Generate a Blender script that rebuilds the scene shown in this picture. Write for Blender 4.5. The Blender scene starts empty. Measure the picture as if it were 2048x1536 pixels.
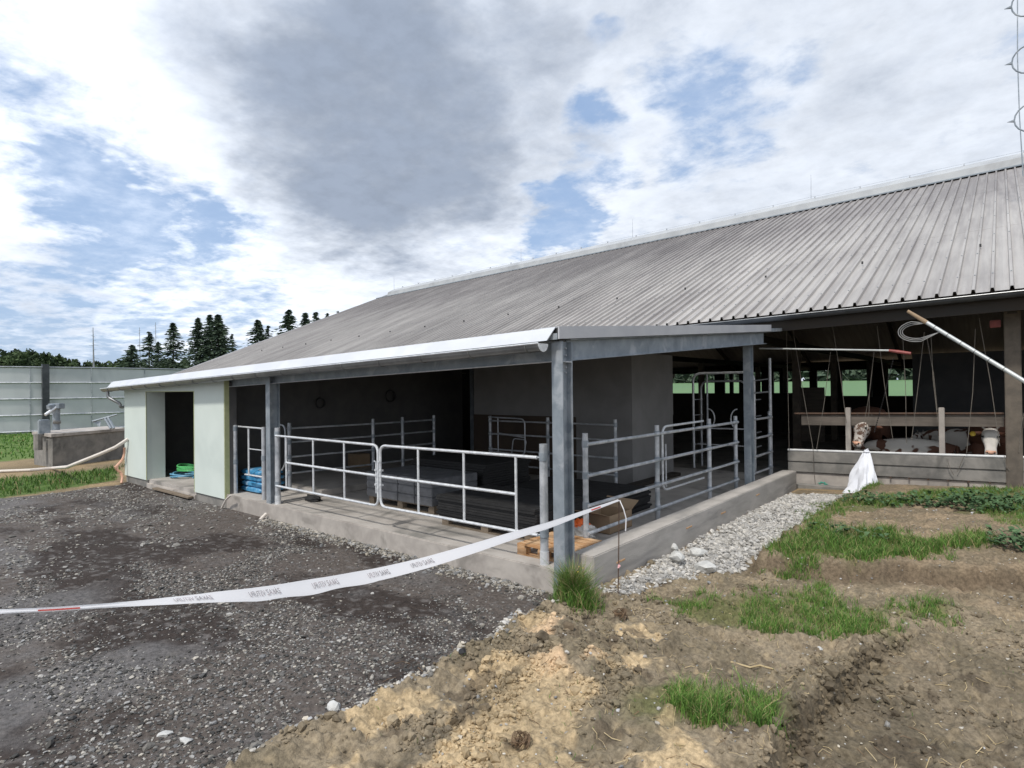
import bpy, bmesh, math, random
import numpy as np
from mathutils import Vector, Matrix
random.seed(7); RNG = np.random.default_rng(11)
PI = math.pi
SC = bpy.context.scene
COL = SC.collection

# ------------------------------------------------------------------ camera
F_PX, CX, CY, EYE = 1185.0, 1024.0, 768.0, 2.1
def _basis():
    r, hz, xB = .011, 776.0, 2010.0
    up = np.array([-math.sin(r), -math.cos(r), math.cos(r)*(hz-CY)/F_PX]); up /= np.linalg.norm(up)
    yB = CY-(up[0]*(xB-CX)+up[2]*F_PX)/up[1]
    B = np.array([xB-CX, yB-CY, F_PX]); B /= np.linalg.norm(B)
    A = np.cross(B, up)
    return np.array([A, B, up])
M = _basis()                       # rows: world x (along the barn), y (into the barn), z (up)
def ray(px, py): return M @ np.array([(px-CX)/F_PX, (py-CY)/F_PX, 1.0])
def P(px, py, x=None, y=None, z=None):
    r = ray(px, py)
    t = x/r[0] if x is not None else (y/r[1] if y is not None else (z-EYE)/r[2])
    return Vector((t*r[0], t*r[1], t*r[2]+EYE))
cam = bpy.data.cameras.new('camera'); cam.sensor_width = 36; cam.lens = 36*F_PX/2048
cam.clip_start = .05; cam.clip_end = 3000
camo = bpy.data.objects.new('camera', cam); COL.objects.link(camo)
R = M @ np.array([1, 0, 0.]); U = -(M @ np.array([0, 1., 0])); Bk = -(M @ np.array([0, 0, 1.]))
camo.matrix_world = Matrix(((R[0], U[0], Bk[0], 0), (R[1], U[1], Bk[1], 0), (R[2], U[2], Bk[2], EYE), (0, 0, 0, 1)))
SC.camera = camo

# ------------------------------------------------------------------ light
SUN_DIR = Vector((.05, -.64, 1.0)).normalized()      # towards the sun
SUN_EL = math.asin(SUN_DIR.z); SUN_ROT = math.atan2(SUN_DIR.x, SUN_DIR.y)
sl = bpy.data.lights.new('sun', 'SUN'); sl.energy = 2.6; sl.angle = math.radians(5); sl.color = (1, .95, .87)
so = bpy.data.objects.new('sun', sl); COL.objects.link(so)
so.rotation_euler = (-SUN_DIR).to_track_quat('-Z', 'Y').to_euler(); so.location = (-20, -10, 30)
SC.view_settings.view_transform = 'Standard'; SC.view_settings.look = 'None'
SC.view_settings.exposure = .2; SC.view_settings.gamma = 1

W = bpy.data.worlds.new('World'); SC.world = W; W.use_nodes = True
nt = W.node_tree; nt.nodes.clear()
class NT:
    def __init__(s, nt): s.nt = nt
    def n(s, t, **k):
        o = s.nt.nodes.new(t)
        for a, v in k.items(): setattr(o, a, v)
        return o
    def l(s, a, b): s.nt.links.new(a, b)
    def val(s, x, sock):
        if isinstance(x, (int, float)): sock.default_value = x
        elif isinstance(x, (tuple, list)): sock.default_value = x
        else: s.l(x, sock)
    def math(s, op, a, b=0.0, clamp=False):
        o = s.n('ShaderNodeMath', operation=op, use_clamp=clamp); s.val(a, o.inputs[0]); s.val(b, o.inputs[1]); return o.outputs[0]
    def vm(s, op, a, b=(0, 0, 0), out=0):
        o = s.n('ShaderNodeVectorMath', operation=op); s.val(a, o.inputs[0]); s.val(b, o.inputs[1]); return o.outputs[out]
    def mr(s, v, a, b, c=0.0, d=1.0, smooth=True):
        o = s.n('ShaderNodeMapRange', clamp=True)
        if smooth: o.interpolation_type = 'SMOOTHSTEP'
        s.val(v, o.inputs['Value'])
        for k, x in zip(('From Min', 'From Max', 'To Min', 'To Max'), (a, b, c, d)): s.val(x, o.inputs[k])
        return o.outputs['Result']
    def mix(s, f, a, b, mode='MIX'):
        o = s.n('ShaderNodeMix', data_type='RGBA', blend_type=mode); s.val(f, o.inputs[0])
        s.val(tuple(a)+(1,) if isinstance(a, tuple) and len(a) == 3 else a, o.inputs[6])
        s.val(tuple(b)+(1,) if isinstance(b, tuple) and len(b) == 3 else b, o.inputs[7]); return o.outputs[2]
    def noise(s, vec, scale, detail=4, rough=.55, dist=0.0, col=False):
        o = s.n('ShaderNodeTexNoise'); s.val(vec, o.inputs['Vector']); o.inputs['Scale'].default_value = scale
        o.inputs['Detail'].default_value = detail; o.inputs['Roughness'].default_value = rough; o.inputs['Distortion'].default_value = dist
        return o.outputs['Color' if col else 'Fac']
w = NT(nt)
tc = w.n('ShaderNodeTexCoord').outputs['Generated']
sky = w.n('ShaderNodeTexSky', sky_type='NISHITA', sun_disc=False)
sky.sun_elevation = SUN_EL; sky.sun_rotation = SUN_ROT; sky.dust_density = 1.2; sky.ozone_density = 1.0; sky.air_density = 1.0
skyc = w.vm('SCALE', sky.outputs[0]); skyc.node.inputs['Scale'].default_value = .105
skyc = w.mix(.65, skyc, (.27, .44, .74))
D = w.vm('NORMALIZE', tc)
sep = w.n('ShaderNodeSeparateXYZ'); w.l(D, sep.inputs[0])
zz = w.math('MAXIMUM', sep.outputs[2], 0.0)
den = w.math('ADD', zz, .16)
comb = w.n('ShaderNodeCombineXYZ'); w.l(w.math('DIVIDE', sep.outputs[0], den), comb.inputs[0]); w.l(w.math('DIVIDE', sep.outputs[1], den), comb.inputs[1])
Q = comb.outputs[0]
n1 = w.noise(Q, 1.15, 7, .60, .35)
n2 = w.noise(w.vm('ADD', Q, (13.1, 4.2, 2.0)), 4.2, 7, .62, .2)
n3 = w.noise(w.vm('ADD', Q, (3.1, 7.2, 5.0)), 12.0, 5, .6, .0)
# a slow warp of the direction, so the cloud banks get ragged outlines
wv = w.vm('SUBTRACT', w.noise(w.vm('SCALE', Q), 2.6, 5, .6, 0, True), (.5, .5, .5)); 
ws = w.n('ShaderNodeVectorMath', operation='SCALE'); w.l(wv, ws.inputs[0]); ws.inputs['Scale'].default_value = .22
DW = w.vm('NORMALIZE', w.vm('ADD', D, ws.outputs[0]))
def blobs(lst, mode):
    tot = None
    for px, py, rad, wt in lst:            # centre of a bank as a sky direction, angular radius, weight
        c = Vector(ray(px, py)).normalized(); a = rad/F_PX
        v = w.mr(w.vm('DOT_PRODUCT', DW, tuple(c), out=1), math.cos(a*1.25), math.cos(a*.30), 0.0, wt)
        tot = v if tot is None else w.math(mode, tot, v)
    return tot
cover_p = blobs([(560, 130, 480, .70), (960, 180, 520, .70), (780, 430, 380, .68), (980, 500, 340, .64), (300, 60, 300, .58), (1120, 320, 230, .56), (1250, -100, 460, .60), (1600, -100, 600, .60),
                 (1800, 120, 640, .60), (1750, 330, 460, .60), (1480, 400, 330, .52), (1330, 330, 230, .46), (0, 540, 260, .70), (300, 570, 260, .76), (620, 580, 360, .66), (0, 330, 190, .56), (30, 90, 240, .42), (200, 330, 160, .48), (1380, 170, 300, .50), (1250, 560, 360, .48)], 'MAXIMUM')
cover_n = blobs([(320, 450, 110, -.34), (190, 430, 110, -.30), (480, 500, 90, -.22), (120, 690, 170, -.44), (480, 715, 170, -.30), (1110, 450, 90, -.52), (1200, 300, 70, -.36), (1430, 270, 110, -.19), (1225, 90, 50, -.34), (1400, 120, 110, -.11), (1540, 180, 110, -.13), (90, 230, 150, -.20)], 'ADD')
dark_b = blobs([(780, 240, 310, 1.0), (620, 150, 240, .66), (1000, 190, 250, .74), (820, 20, 240, .42), (1180, 40, 260, .52), (1700, 300, 460, .36), (1950, 120, 420, .40), (60, 585, 150, .45), (1380, 50, 280, .36)], 'MAXIMUM')
cover_p = w.math('MAXIMUM', cover_p, w.mr(w.vm('DOT_PRODUCT', D, tuple(Vector(ray(1024, 500)).normalized()), out=1), .55, .1, 0.0, .62))   # unseen cloud cover added behind the viewer to make the fill light neutral
nn = w.math('ADD', w.math('MULTIPLY', n1, .60), w.math('ADD', w.math('MULTIPLY', n2, 1.05), w.math('MULTIPLY', n3, .36)))
cov = w.mr(w.math('ADD', nn, w.math('ADD', cover_p, cover_n)), 1.06, 1.56)
cov = w.math('MAXIMUM', w.math('MULTIPLY', cov, .97), w.mr(nn, .8, 1.4, .16, .60))
drk = w.math('ADD', dark_b, w.math('MULTIPLY', w.math('SUBTRACT', w.math('ADD', w.math('MULTIPLY', n1, .45), w.math('MULTIPLY', n2, .55)), .5), 1.7))
drk = w.mr(drk, .20, 1.05)
ccol = w.mix(drk, (.80, .85, .93), (.275, .32, .40))
shade = w.mr(w.math('ADD', w.math('MULTIPLY', n2, .6), w.math('MULTIPLY', n3, .4)), .36, .60, .86, 1.03)
cs = w.n('ShaderNodeVectorMath', operation='SCALE'); w.l(ccol, cs.inputs[0]); w.l(shade, cs.inputs['Scale'])
glow = w.mr(w.vm('DOT_PRODUCT', D, tuple(Vector(ray(120, -60)).normalized()), out=1), math.cos(.9), 1.0, 1.0, 1.22)
cs2 = w.n('ShaderNodeVectorMath', operation='SCALE'); w.l(cs.outputs[0], cs2.inputs[0]); w.l(glow, cs2.inputs['Scale'])
final = w.mix(cov, skyc, cs2.outputs[0])
# below the horizon: dull earth colour
final = w.mix(w.mr(sep.outputs[2], -.06, -.01), (.12, .12, .10), final)
bg = w.n('ShaderNodeBackground'); w.l(final, bg.inputs['Color']); bg.inputs['Strength'].default_value = 1.0
ow = w.n('ShaderNodeOutputWorld'); w.l(bg.outputs[0], ow.inputs[0])

# ------------------------------------------------------------------ materials
def newmat(name):
    m = bpy.data.materials.new(name); m.use_nodes = True; m.node_tree.nodes.clear()
    t = NT(m.node_tree); b = t.n('ShaderNodeBsdfPrincipled'); o = t.n('ShaderNodeOutputMaterial'); t.l(b.outputs[0], o.inputs[0])
    return m, t, b
def bump(t, b, h, strength=.4, dist=.01):
    o = t.n('ShaderNodeBump'); o.inputs['Strength'].default_value = strength; o.inputs['Distance'].default_value = dist
    t.l(h, o.inputs['Height']); t.l(o.outputs[0], b.inputs['Normal'])
def mat(name, c1, c2, scale=4., rough=.7, metal=0., bs=None, bstr=.3, bdist=.005, stretch=(1, 1, 1), c3=None, s3=.6, detail=5, contrast=.2, spec=.5, trans=0, alpha=1):
    m, t, b = newmat(name)
    pos = t.n('ShaderNodeNewGeometry').outputs['Position']
    v = t.vm('MULTIPLY', pos, stretch)
    n = t.noise(v, scale, detail, .6, .3)
    c = t.mix(t.mr(n, .5-contrast, .5+contrast), c1, c2)
    if c3: c = t.mix(t.mr(t.noise(t.vm('ADD', v, (9, 3, 5)), s3, 4, .6, .6), .50, .68), c, c3)
    t.l(c, b.inputs['Base Color']); b.inputs['Metallic'].default_value = metal; b.inputs['Specular IOR Level'].default_value = spec
    t.l(t.mr(n, .3, .7, rough*.85, min(1, rough*1.12)), b.inputs['Roughness'])
    if bs: bump(t, b, t.noise(v, bs, 4, .6), bstr, bdist)
    if trans: b.inputs['Transmission Weight'].default_value = trans
    return m
def attrmat(name, rough=.95, bs=None, bstr=.5, bdist=.01, var=.35, vs=30., spec=.25, trans=0.):
    m, t, b = newmat(name)
    a = t.n('ShaderNodeAttribute', attribute_name='Col').outputs['Color']
    pos = t.n('ShaderNodeNewGeometry').outputs['Position']
    n = t.noise(pos, vs, 5, .65)
    o = t.n('ShaderNodeVectorMath', operation='SCALE'); t.l(a, o.inputs[0]); t.l(t.mr(n, .25, .75, 1-var, 1+var), o.inputs['Scale'])
    t.l(o.outputs[0], b.inputs['Base Color']); b.inputs['Roughness'].default_value = rough; b.inputs['Specular IOR Level'].default_value = spec
    if bs: bump(t, b, t.noise(pos, bs, 5, .65), bstr, bdist)
    return m
MT = dict(
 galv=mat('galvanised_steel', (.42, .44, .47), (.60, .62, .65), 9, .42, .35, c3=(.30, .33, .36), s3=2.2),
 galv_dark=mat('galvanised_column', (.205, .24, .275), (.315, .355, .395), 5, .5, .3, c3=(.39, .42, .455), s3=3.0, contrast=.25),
 galv_new=mat('bright_galvanised', (.60, .62, .65), (.80, .82, .84), 14, .38, .3),
 zinc=mat('zinc_gutter', (.24, .25, .26), (.36, .37, .38), 3, .38, .7),
 white=mat('white_flashing', (.55, .57, .61), (.61, .63, .66), 2, .45),
 grey_flash=mat('grey_flashing', (.44, .45, .48), (.50, .51, .53), 2, .5),
 mint=mat('mint_insulation_board', (.60, .665, .625), (.635, .70, .66), 1.2, .8, c3=(.57, .635, .60), s3=.8, bs=120, bstr=.15, bdist=.002),
 edge=mat('board_edge', (.42, .46, .24), (.50, .52, .30), 12, .8),
 conc=mat('fresh_concrete', (.33, .30, .275), (.45, .415, .38), 3.5, .9, c3=(.24, .22, .20), s3=1.3, bs=60, bstr=.35, bdist=.004),
 conc_floor=mat('concrete_floor', (.34, .315, .29), (.45, .42, .39), 2.0, .85, c3=(.21, .20, .185), s3=.9, bs=40, bstr=.2, bdist=.003),
 formwork=mat('board_marked_concrete', (.33, .31, .285), (.46, .43, .40), 3.2, .9, c3=(.25, .24, .23), s3=1.1, stretch=(1, .45, 2.2), bs=45, bstr=.5, bdist=.006),
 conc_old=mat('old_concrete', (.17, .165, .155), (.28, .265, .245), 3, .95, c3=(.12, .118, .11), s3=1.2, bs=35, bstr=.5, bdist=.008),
 tankc=mat('tank_concrete', (.47, .49, .515), (.54, .56, .58), .7, .8, c3=(.42, .44, .465), s3=.35, stretch=(1, 1, .45)),
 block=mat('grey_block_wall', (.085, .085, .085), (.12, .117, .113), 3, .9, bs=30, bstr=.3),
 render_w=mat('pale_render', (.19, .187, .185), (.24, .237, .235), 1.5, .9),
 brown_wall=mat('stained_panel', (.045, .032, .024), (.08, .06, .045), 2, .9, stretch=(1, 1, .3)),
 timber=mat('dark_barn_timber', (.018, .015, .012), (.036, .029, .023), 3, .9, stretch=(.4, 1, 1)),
 beamwood=mat('feed_rail_timber', (.10, .085, .072), (.17, .145, .125), 4, .9, stretch=(.3, 1, 3)),
 barncol=mat('barn_concrete_post', (.10, .085, .07), (.16, .135, .11), 5, .95, bs=30, bstr=.4),
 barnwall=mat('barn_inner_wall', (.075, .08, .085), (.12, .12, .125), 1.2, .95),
 black=mat('black_rubber', (.010, .010, .011), (.02, .02, .021), 8, .75, bs=50, bstr=.3),
 dkplastic=mat('dark_plastic', (.02, .02, .022), (.035, .035, .037), 8, .5),
 darkgut=mat('dark_gutter', (.045, .05, .058), (.075, .08, .09), 3, .4, .3),
 wood=mat('orange_pallet_wood', (.40, .20, .08), (.58, .40, .24), 6, .85, stretch=(.6, 3, 3)),
 wood_old=mat('grey_pallet_wood', (.14, .11, .08), (.24, .19, .14), 6, .9, stretch=(.6, 3, 3)),
 card=mat('cardboard', (.27, .19, .12), (.33, .24, .155), 4, .9),
 blue=mat('blue_sack_film', (.035, .20, .40), (.10, .34, .58), 7, .35, c3=(.35, .50, .66), s3=5),
 redsack=mat('red_sack_film', (.18, .03, .03), (.30, .06, .055), 7, .45),
 orange=mat('orange_film', (.80, .12, .02), (.9, .22, .06), 9, .5),
 clear=mat('clear_film', (.45, .42, .38), (.62, .60, .57), 9, .25),
 whitebag=mat('white_woven_bag', (.66, .68, .74), (.76, .78, .84), 6, .6, bs=90, bstr=.2, bdist=.003),
 greenh=mat('green_hose', (.08, .42, .12), (.12, .52, .18), 8, .5),
 blueh=mat('blue_hose', (.10, .28, .42), (.16, .38, .55), 8, .5),
 palehose=mat('pale_hose', (.62, .56, .50), (.72, .67, .62), 5, .6),
 pinkhose=mat('orange_pink_hose', (.62, .33, .22), (.70, .42, .30), 5, .6),
 tape=mat('barrier_tape', (.80, .80, .84), (.86, .86, .90), 6, .45, c3=(.80, .72, .70), s3=1.4),
 ink=mat('tape_ink', (.12, .12, .13), (.42, .36, .38), 30, .7),
 inkred=mat('tape_ink_red', (.45, .05, .04), (.55, .10, .08), 30, .7),
 rust=mat('rusty_rod', (.07, .045, .035), (.13, .08, .055), 20, .9),
 redmetal=mat('dark_red_paint', (.22, .05, .045), (.32, .09, .08), 9, .6),
 whitepole=mat('white_pole', (.40, .42, .42), (.52, .54, .53), 5, .4, .15),
 cord=mat('dusty_cord', (.13, .115, .10), (.20, .18, .155), 30, .9),
 rope=mat('pale_rope', (.26, .26, .26), (.34, .34, .33), 20, .8),
 bark=mat('spruce_bark', (.05, .04, .032), (.09, .07, .055), 6, .95),
 deadbark=mat('dead_bark', (.22, .23, .25), (.30, .31, .33), 4, .95),
 needle=mat('spruce_needles', (.045, .070, .052), (.095, .13, .085), .9, .9, spec=.2, contrast=.12),
 leaf=mat('far_leaves', (.035, .055, .03), (.075, .11, .05), .35, .9, spec=.2, contrast=.12),
 cowbrown=mat('brown_hide', (.085, .035, .02), (.13, .055, .032), 6, .8, bs=60, bstr=.2),
 pipew=mat('white_plastic_pipe', (.60, .61, .62), (.70, .71, .72), 5, .5),
 yellow=mat('yellow_ear_tag', (.75, .50, .05), (.80, .58, .10), 5, .5),
 turq=mat('turquoise_spray', (.03, .34, .25), (.05, .42, .32), 20, .8),
 pinktape=mat('pink_tape', (.75, .35, .36), (.8, .55, .55), 40, .6),
 vent=mat('ridge_vent_sheet', (.36, .375, .39), (.43, .445, .455), 1.5, .5, c3=(.31, .32, .33), s3=.5),
 field=mat('green_crop', (.085, .17, .065), (.11, .20, .08), .06, .95, stretch=(1, .25, 1)),
 straw=mat('dry_straw', (.40, .31, .17), (.50, .40, .24), 20, .9),
 root=mat('brown_roots', (.11, .07, .04), (.20, .13, .075), 20, .9),
 rock=mat('pale_rock', (.42, .42, .41), (.58, .58, .56), 7, .9, bs=25, bstr=.6, bdist=.01),
 clod=mat('earth_clod', (.11, .085, .055), (.20, .155, .10), 9, .95, bs=40, bstr=.7, bdist=.01),
)
# cow hide with white patches
def cowmat():
    m, t, b = newmat('patched_hide')
    oc = t.n('ShaderNodeTexCoord').outputs['Object']
    n = t.noise(oc, 2.2, 2, .5, .4)
    c = t.mix(t.mr(n, .47, .49), (.12, .055, .035), (.62, .59, .54))
    t.l(c, b.inputs['Base Color']); b.inputs['Roughness'].default_value = .85
    return m
def tapemat():
    m, t, b = newmat('barrier_film'); b.inputs['Base Color'].default_value = (.88, .88, .91, 1); b.inputs['Roughness'].default_value = .5
    tr = t.n('ShaderNodeBsdfTranslucent'); tr.inputs[0].default_value = (.92, .92, .93, 1); mx = t.n('ShaderNodeMixShader'); mx.inputs[0].default_value = .35
    o = [n for n in m.node_tree.nodes if n.type == 'OUTPUT_MATERIAL'][0]; t.l(b.outputs[0], mx.inputs[1]); t.l(tr.outputs[0], mx.inputs[2]); t.l(mx.outputs[0], o.inputs[0]); return m
MT['tape'] = tapemat()
MT['cowpatch'] = cowmat()
MT['cowwhite'] = mat('white_hide', (.58, .55, .50), (.70, .66, .62), 6, .85)
# main roof: weathered pale metal, streaks run down the slope
def roofmat():
    m, t, b = newmat('weathered_roof_sheet')
    pos = t.n('ShaderNodeNewGeometry').outputs['Position']
    a = t.noise(t.vm('MULTIPLY', pos, (3.4, .22, .22)), 1.6, 6, .65)
    c = t.noise(t.vm('MULTIPLY', pos, (.5, .35, .35)), .8, 5, .6, .5)
    d = t.noise(pos, 45, 3, .7)
    s = t.n('ShaderNodeSeparateXYZ'); t.l(pos, s.inputs[0])
    top = t.mr(s.outputs[1], 20., 27.5, 0., .55)
    f = t.math('ADD', t.math('MULTIPLY', t.mr(a, .35, .68), .55), t.math('ADD', t.math('MULTIPLY', t.mr(c, .38, .66), .22), top), True)
    k = t.mix(f, (.45, .43, .41), (.24, .222, .218))
    k = t.mix(t.mr(d, .45, .75, 0, .30), k, (.22, .215, .20))
    # each pan (sheet) a slightly different tone
    cell = t.n('ShaderNodeTexWhiteNoise', noise_dimensions='1D'); t.l(t.math('FLOOR', t.math('DIVIDE', s.outputs[0], .84)), cell.inputs['W'])
    sc = t.n('ShaderNodeVectorMath', operation='SCALE'); t.l(k, sc.inputs[0]); t.l(t.mr(cell.outputs['Value'], 0, 1, .90, 1.08, False), sc.inputs['Scale'])
    t.l(sc.outputs[0], b.inputs['Base Color'])
    b.inputs['Roughness'].default_value = .55; b.inputs['Metallic'].default_value = .15
    bump(t, b, d, .15, .003)
    return m
MT['roof'] = roofmat()
MT['ground'] = attrmat('ground_soil', .97, 38, .9, .02, .38, 26)
MT['stone'] = attrmat('loose_stone', .9, 60, .4, .004, .22, 40)
MT['blade'] = attrmat('grass_blade', .75, None, var=.15, vs=9, spec=.3)

# ------------------------------------------------------------------ mesh helpers
OFF = {}
def tag(o, label=None, cat=None, group=None, kind=None):
    if label: o['label'] = label
    if cat: o['category'] = cat
    if group: o['group'] = group
    if kind: o['kind'] = kind
    return o
def thing(name, label, cat, loc, group=None):
    o = bpy.data.objects.new(name, None); COL.objects.link(o); o.location = loc; o.empty_display_size = .2
    OFF[o.name] = Vector(loc); return tag(o, label, cat, group)
class MB:
    def __init__(s): s.v = []; s.f = []
    def add(s, vs, fs):
        b = len(s.v); s.v += [tuple(v) for v in vs]; s.f += [tuple(i+b for i in f) for f in fs]; return s
    def box(s, x0, x1, y0, y1, z0, z1):
        return s.hexa([(x0, y0, z0), (x1, y0, z0), (x1, y1, z0), (x0, y1, z0)], [(x0, y0, z1), (x1, y0, z1), (x1, y1, z1), (x0, y1, z1)])
    def hexa(s, b, t):
        return s.add(list(b)+list(t), [(3, 2, 1, 0), (4, 5, 6, 7), (0, 1, 5, 4), (1, 2, 6, 5), (2, 3, 7, 6), (3, 0, 4, 7)])
    def bar(s, a, b, w_, h, up=(0, 0, 1)):
        a = Vector(a); b = Vector(b); d = (b-a).normalized(); u = Vector(up); sd = d.cross(u)
        if sd.length < 1e-4: sd = d.cross(Vector((1, 0, 0)))
        sd.normalize(); u = sd.cross(d); q = [sd*w_/2*i+u*h/2*j for i, j in ((-1, -1), (1, -1), (1, 1), (-1, 1))]
        return s.hexa([a+k for k in q], [b+k for k in q])
    def tube(s, pts, r, n=8, cap=True, rr=None):
        pts = [Vector(p) for p in pts]; k = len(pts); prev = None; base = len(s.v)
        for i, p in enumerate(pts):
            d = (pts[min(i+1, k-1)]-pts[max(i-1, 0)]).normalized()
            if prev is None:
                u = d.cross(Vector((0, 0, 1)))
                if u.length < 1e-3: u = d.cross(Vector((1, 0, 0)))
            else: u = prev-d*prev.dot(d)
            u.normalize(); prev = u; v_ = d.cross(u); ra = rr[i] if rr else r
            for j in range(n):
                a = 2*PI*j/n; s.v.append(tuple(p+u*math.cos(a)*ra+v_*math.sin(a)*ra))
        for i in range(k-1):
            for j in range(n):
                s.f.append((base+i*n+j, base+i*n+(j+1) % n, base+(i+1)*n+(j+1) % n, base+(i+1)*n+j))
        if cap: s.f.append(tuple(base+j for j in range(n))[::-1]); s.f.append(tuple(base+(k-1)*n+j for j in range(n)))
        return s
    def prism(s, prof, axis, a, b):
        """closed 2D profile extruded along axis 'x' or 'y'"""
        def pt(u, v_, t): return (t, u, v_) if axis == 'x' else (u, t, v_)
        n = len(prof)
        return s.add([pt(u, v_, a) for u, v_ in prof]+[pt(u, v_, b) for u, v_ in prof],
                     [tuple(range(n))[::-1], tuple(range(n, 2*n))]+[(i, (i+1) % n, n+(i+1) % n, n+i) for i in range(n)])
    def build(s, name, m, parent=None, smooth=False, bevel=0, label=None):
        off = OFF.get(parent.name, Vector()) if parent else Vector()
        me = bpy.data.meshes.new(name); me.from_pydata([(x-off.x, y-off.y, z-off.z) for x, y, z in s.v], [], s.f)
        bm = bmesh.new(); bm.from_mesh(me); bmesh.ops.recalc_face_normals(bm, faces=bm.faces)
        if bevel: bmesh.ops.bevel(bm, geom=[e for e in bm.edges if e.is_manifold and e.calc_face_angle(0) > .6], offset=bevel, segments=2, affect='EDGES', clamp_overlap=True)
        bm.to_mesh(me); bm.free()
        o = bpy.data.objects.new(name, me); COL.objects.link(o); me.materials.append(MT[m] if isinstance(m, str) else m)
        if smooth:
            me.polygons.foreach_set('use_smooth', [True]*len(me.polygons))
            try: me.set_sharp_from_angle(angle=math.radians(38))
            except Exception: pass
        if parent: o.parent = parent
        OFF[o.name] = off.copy()
        if label: o['label'] = label
        return o
def npmesh(name, V, Fc, m, col=None, parent=None, smooth=False):
    """V (n,3), Fc (k,3 or 4) numpy"""
    me = bpy.data.meshes.new(name); n = len(V); k, c = Fc.shape
    me.vertices.add(n); me.vertices.foreach_set('co', np.ascontiguousarray(V, dtype=np.float32).ravel())
    me.loops.add(k*c); me.loops.foreach_set('vertex_index', np.ascontiguousarray(Fc, dtype=np.int32).ravel())
    me.polygons.add(k); me.polygons.foreach_set('loop_start', np.arange(0, k*c, c, dtype=np.int32))
    me.polygons.foreach_set('loop_total', np.full(k, c, dtype=np.int32))
    me.polygons.foreach_set('use_smooth', np.full(k, smooth, dtype=bool))
    me.update(calc_edges=True)
    if col is not None:
        a = me.color_attributes.new('Col', 'FLOAT_COLOR', 'POINT')
        a.data.foreach_set('color', np.ascontiguousarray(np.hstack([col, np.ones((n, 1))]), dtype=np.float32).ravel())
    o = bpy.data.objects.new(name, me); COL.objects.link(o); me.materials.append(MT[m]); 
    if parent: o.parent = parent
    OFF[o.name] = OFF.get(parent.name, Vector()).copy() if parent else Vector()
    return o
def rounded(pts, r, n=5):
    """polyline with rounded inner corners"""
    pts = [Vector(p) for p in pts]; out = [pts[0]]
    for a, b, c in zip(pts, pts[1:], pts[2:]):
        d1 = (a-b).normalized(); d2 = (c-b).normalized(); p = b+d1*r; q = b+d2*r
        for i in range(n+1):
            t = i/n; out.append(p*(1-t)**2+b*2*t*(1-t)+q*t*t)
    out.append(pts[-1]); return out

# ------------------------------------------------------------------ noise
def vnoise(x, y, seed=0):
    xi = np.floor(x).astype(np.int64); yi = np.floor(y).astype(np.int64); fx = x-xi; fy = y-yi
    fx = fx*fx*(3-2*fx); fy = fy*fy*(3-2*fy)
    def h(a, b):
        n = (a*374761393+b*668265263+seed*974634777) & 0x7fffffff
        n = ((n ^ (n >> 13))*1274126177) & 0x7fffffff
        return ((n ^ (n >> 16)) & 0xffff)/65535.
    return (h(xi, yi)*(1-fx)+h(xi+1, yi)*fx)*(1-fy)+(h(xi, yi+1)*(1-fx)+h(xi+1, yi+1)*fx)*fy
def fbm(x, y, s, o=4, seed=0):
    t = 0; a = .5; tot = 0
    for i in range(o): t = t+a*vnoise(x*s+17.3*i, y*s+5.1*i, seed+i); tot += a; a *= .5; s *= 2.03
    return t/tot
def sstep(x, a, b):
    t = np.clip((x-a)/(b-a), 0, 1); return t*t*(3-2*t)
def sdist(x, y, poly):
    """signed distance to a polygon, positive inside"""
    d = np.full(x.shape, 1e9); ins = np.zeros(x.shape, bool); n = len(poly)
    for i in range(n):
        ax, ay = poly[i]; bx, by = poly[(i+1) % n]; ex, ey = bx-ax, by-ay
        t = np.clip(((x-ax)*ex+(y-ay)*ey)/(ex*ex+ey*ey+1e-12), 0, 1)
        d = np.minimum(d, np.hypot(x-ax-t*ex, y-ay-t*ey))
        c = ((ay > y) != (by > y)) & (x < (bx-ax)*(y-ay)/(by-ay+1e-12)+ax); ins ^= c
    return np.where(ins, d, -d)
def gp(lst, z=-.2): return [tuple(P(px, py, z=z)[:2]) for px, py in lst]

# ------------------------------------------------------------------ ground
DIRT = gp([(430, 1560), (500, 1515), (560, 1475), (640, 1448), (720, 1430), (830, 1372), (900, 1322), (985, 1292), (1015, 1252), (1085, 1225)], -.22)+[(-3.72, 5.50), (-3.68, 14.4), (30, 14.6), (30, -6), (-4.5, -6)]
SAND = gp([(1000, 1290), (1100, 1238), (1200, 1262), (1260, 1330), (1230, 1420), (1290, 1470), (1420, 1520), (1500, 1600), (900, 1640), (760, 1500), (850, 1400), (950, 1330)], -.18)
SANDM = gp([(1020, 1290), (1100, 1242), (1190, 1265), (1230, 1310), (1180, 1370), (1080, 1360)], -.15)
RUT = gp([(1440, 1262), (1600, 1272), (1755, 1288), (1690, 1350), (1600, 1440), (1575, 1480), (1545, 1545), (1500, 1700)], -.15)
RUT = [tuple(P(1755, 1288, z=-.2)[:2])]+gp([(1690, 1350), (1600, 1440), (1575, 1480), (1545, 1545)], -.2)+[(-1.2, 2.2), (-1.4, 0), (6, 0), (9, 8.0)]+gp([(2048, 1200), (1950, 1215), (1850, 1250)], -.2)
LOW2 = gp([(1400, 1262), (1500, 1275), (1600, 1278), (1700, 1292), (1660, 1360), (1540, 1400), (1380, 1390), (1330, 1310)], -.2)
BANK = gp([(1500, 1128), (1560, 1136), (1700, 1150), (1850, 1158), (2048, 1172)], -.15)+[(4, 10.2), (14, 13), (14, 14.4), (-2.2, 14.4), (-2.5, 9.5)]
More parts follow.
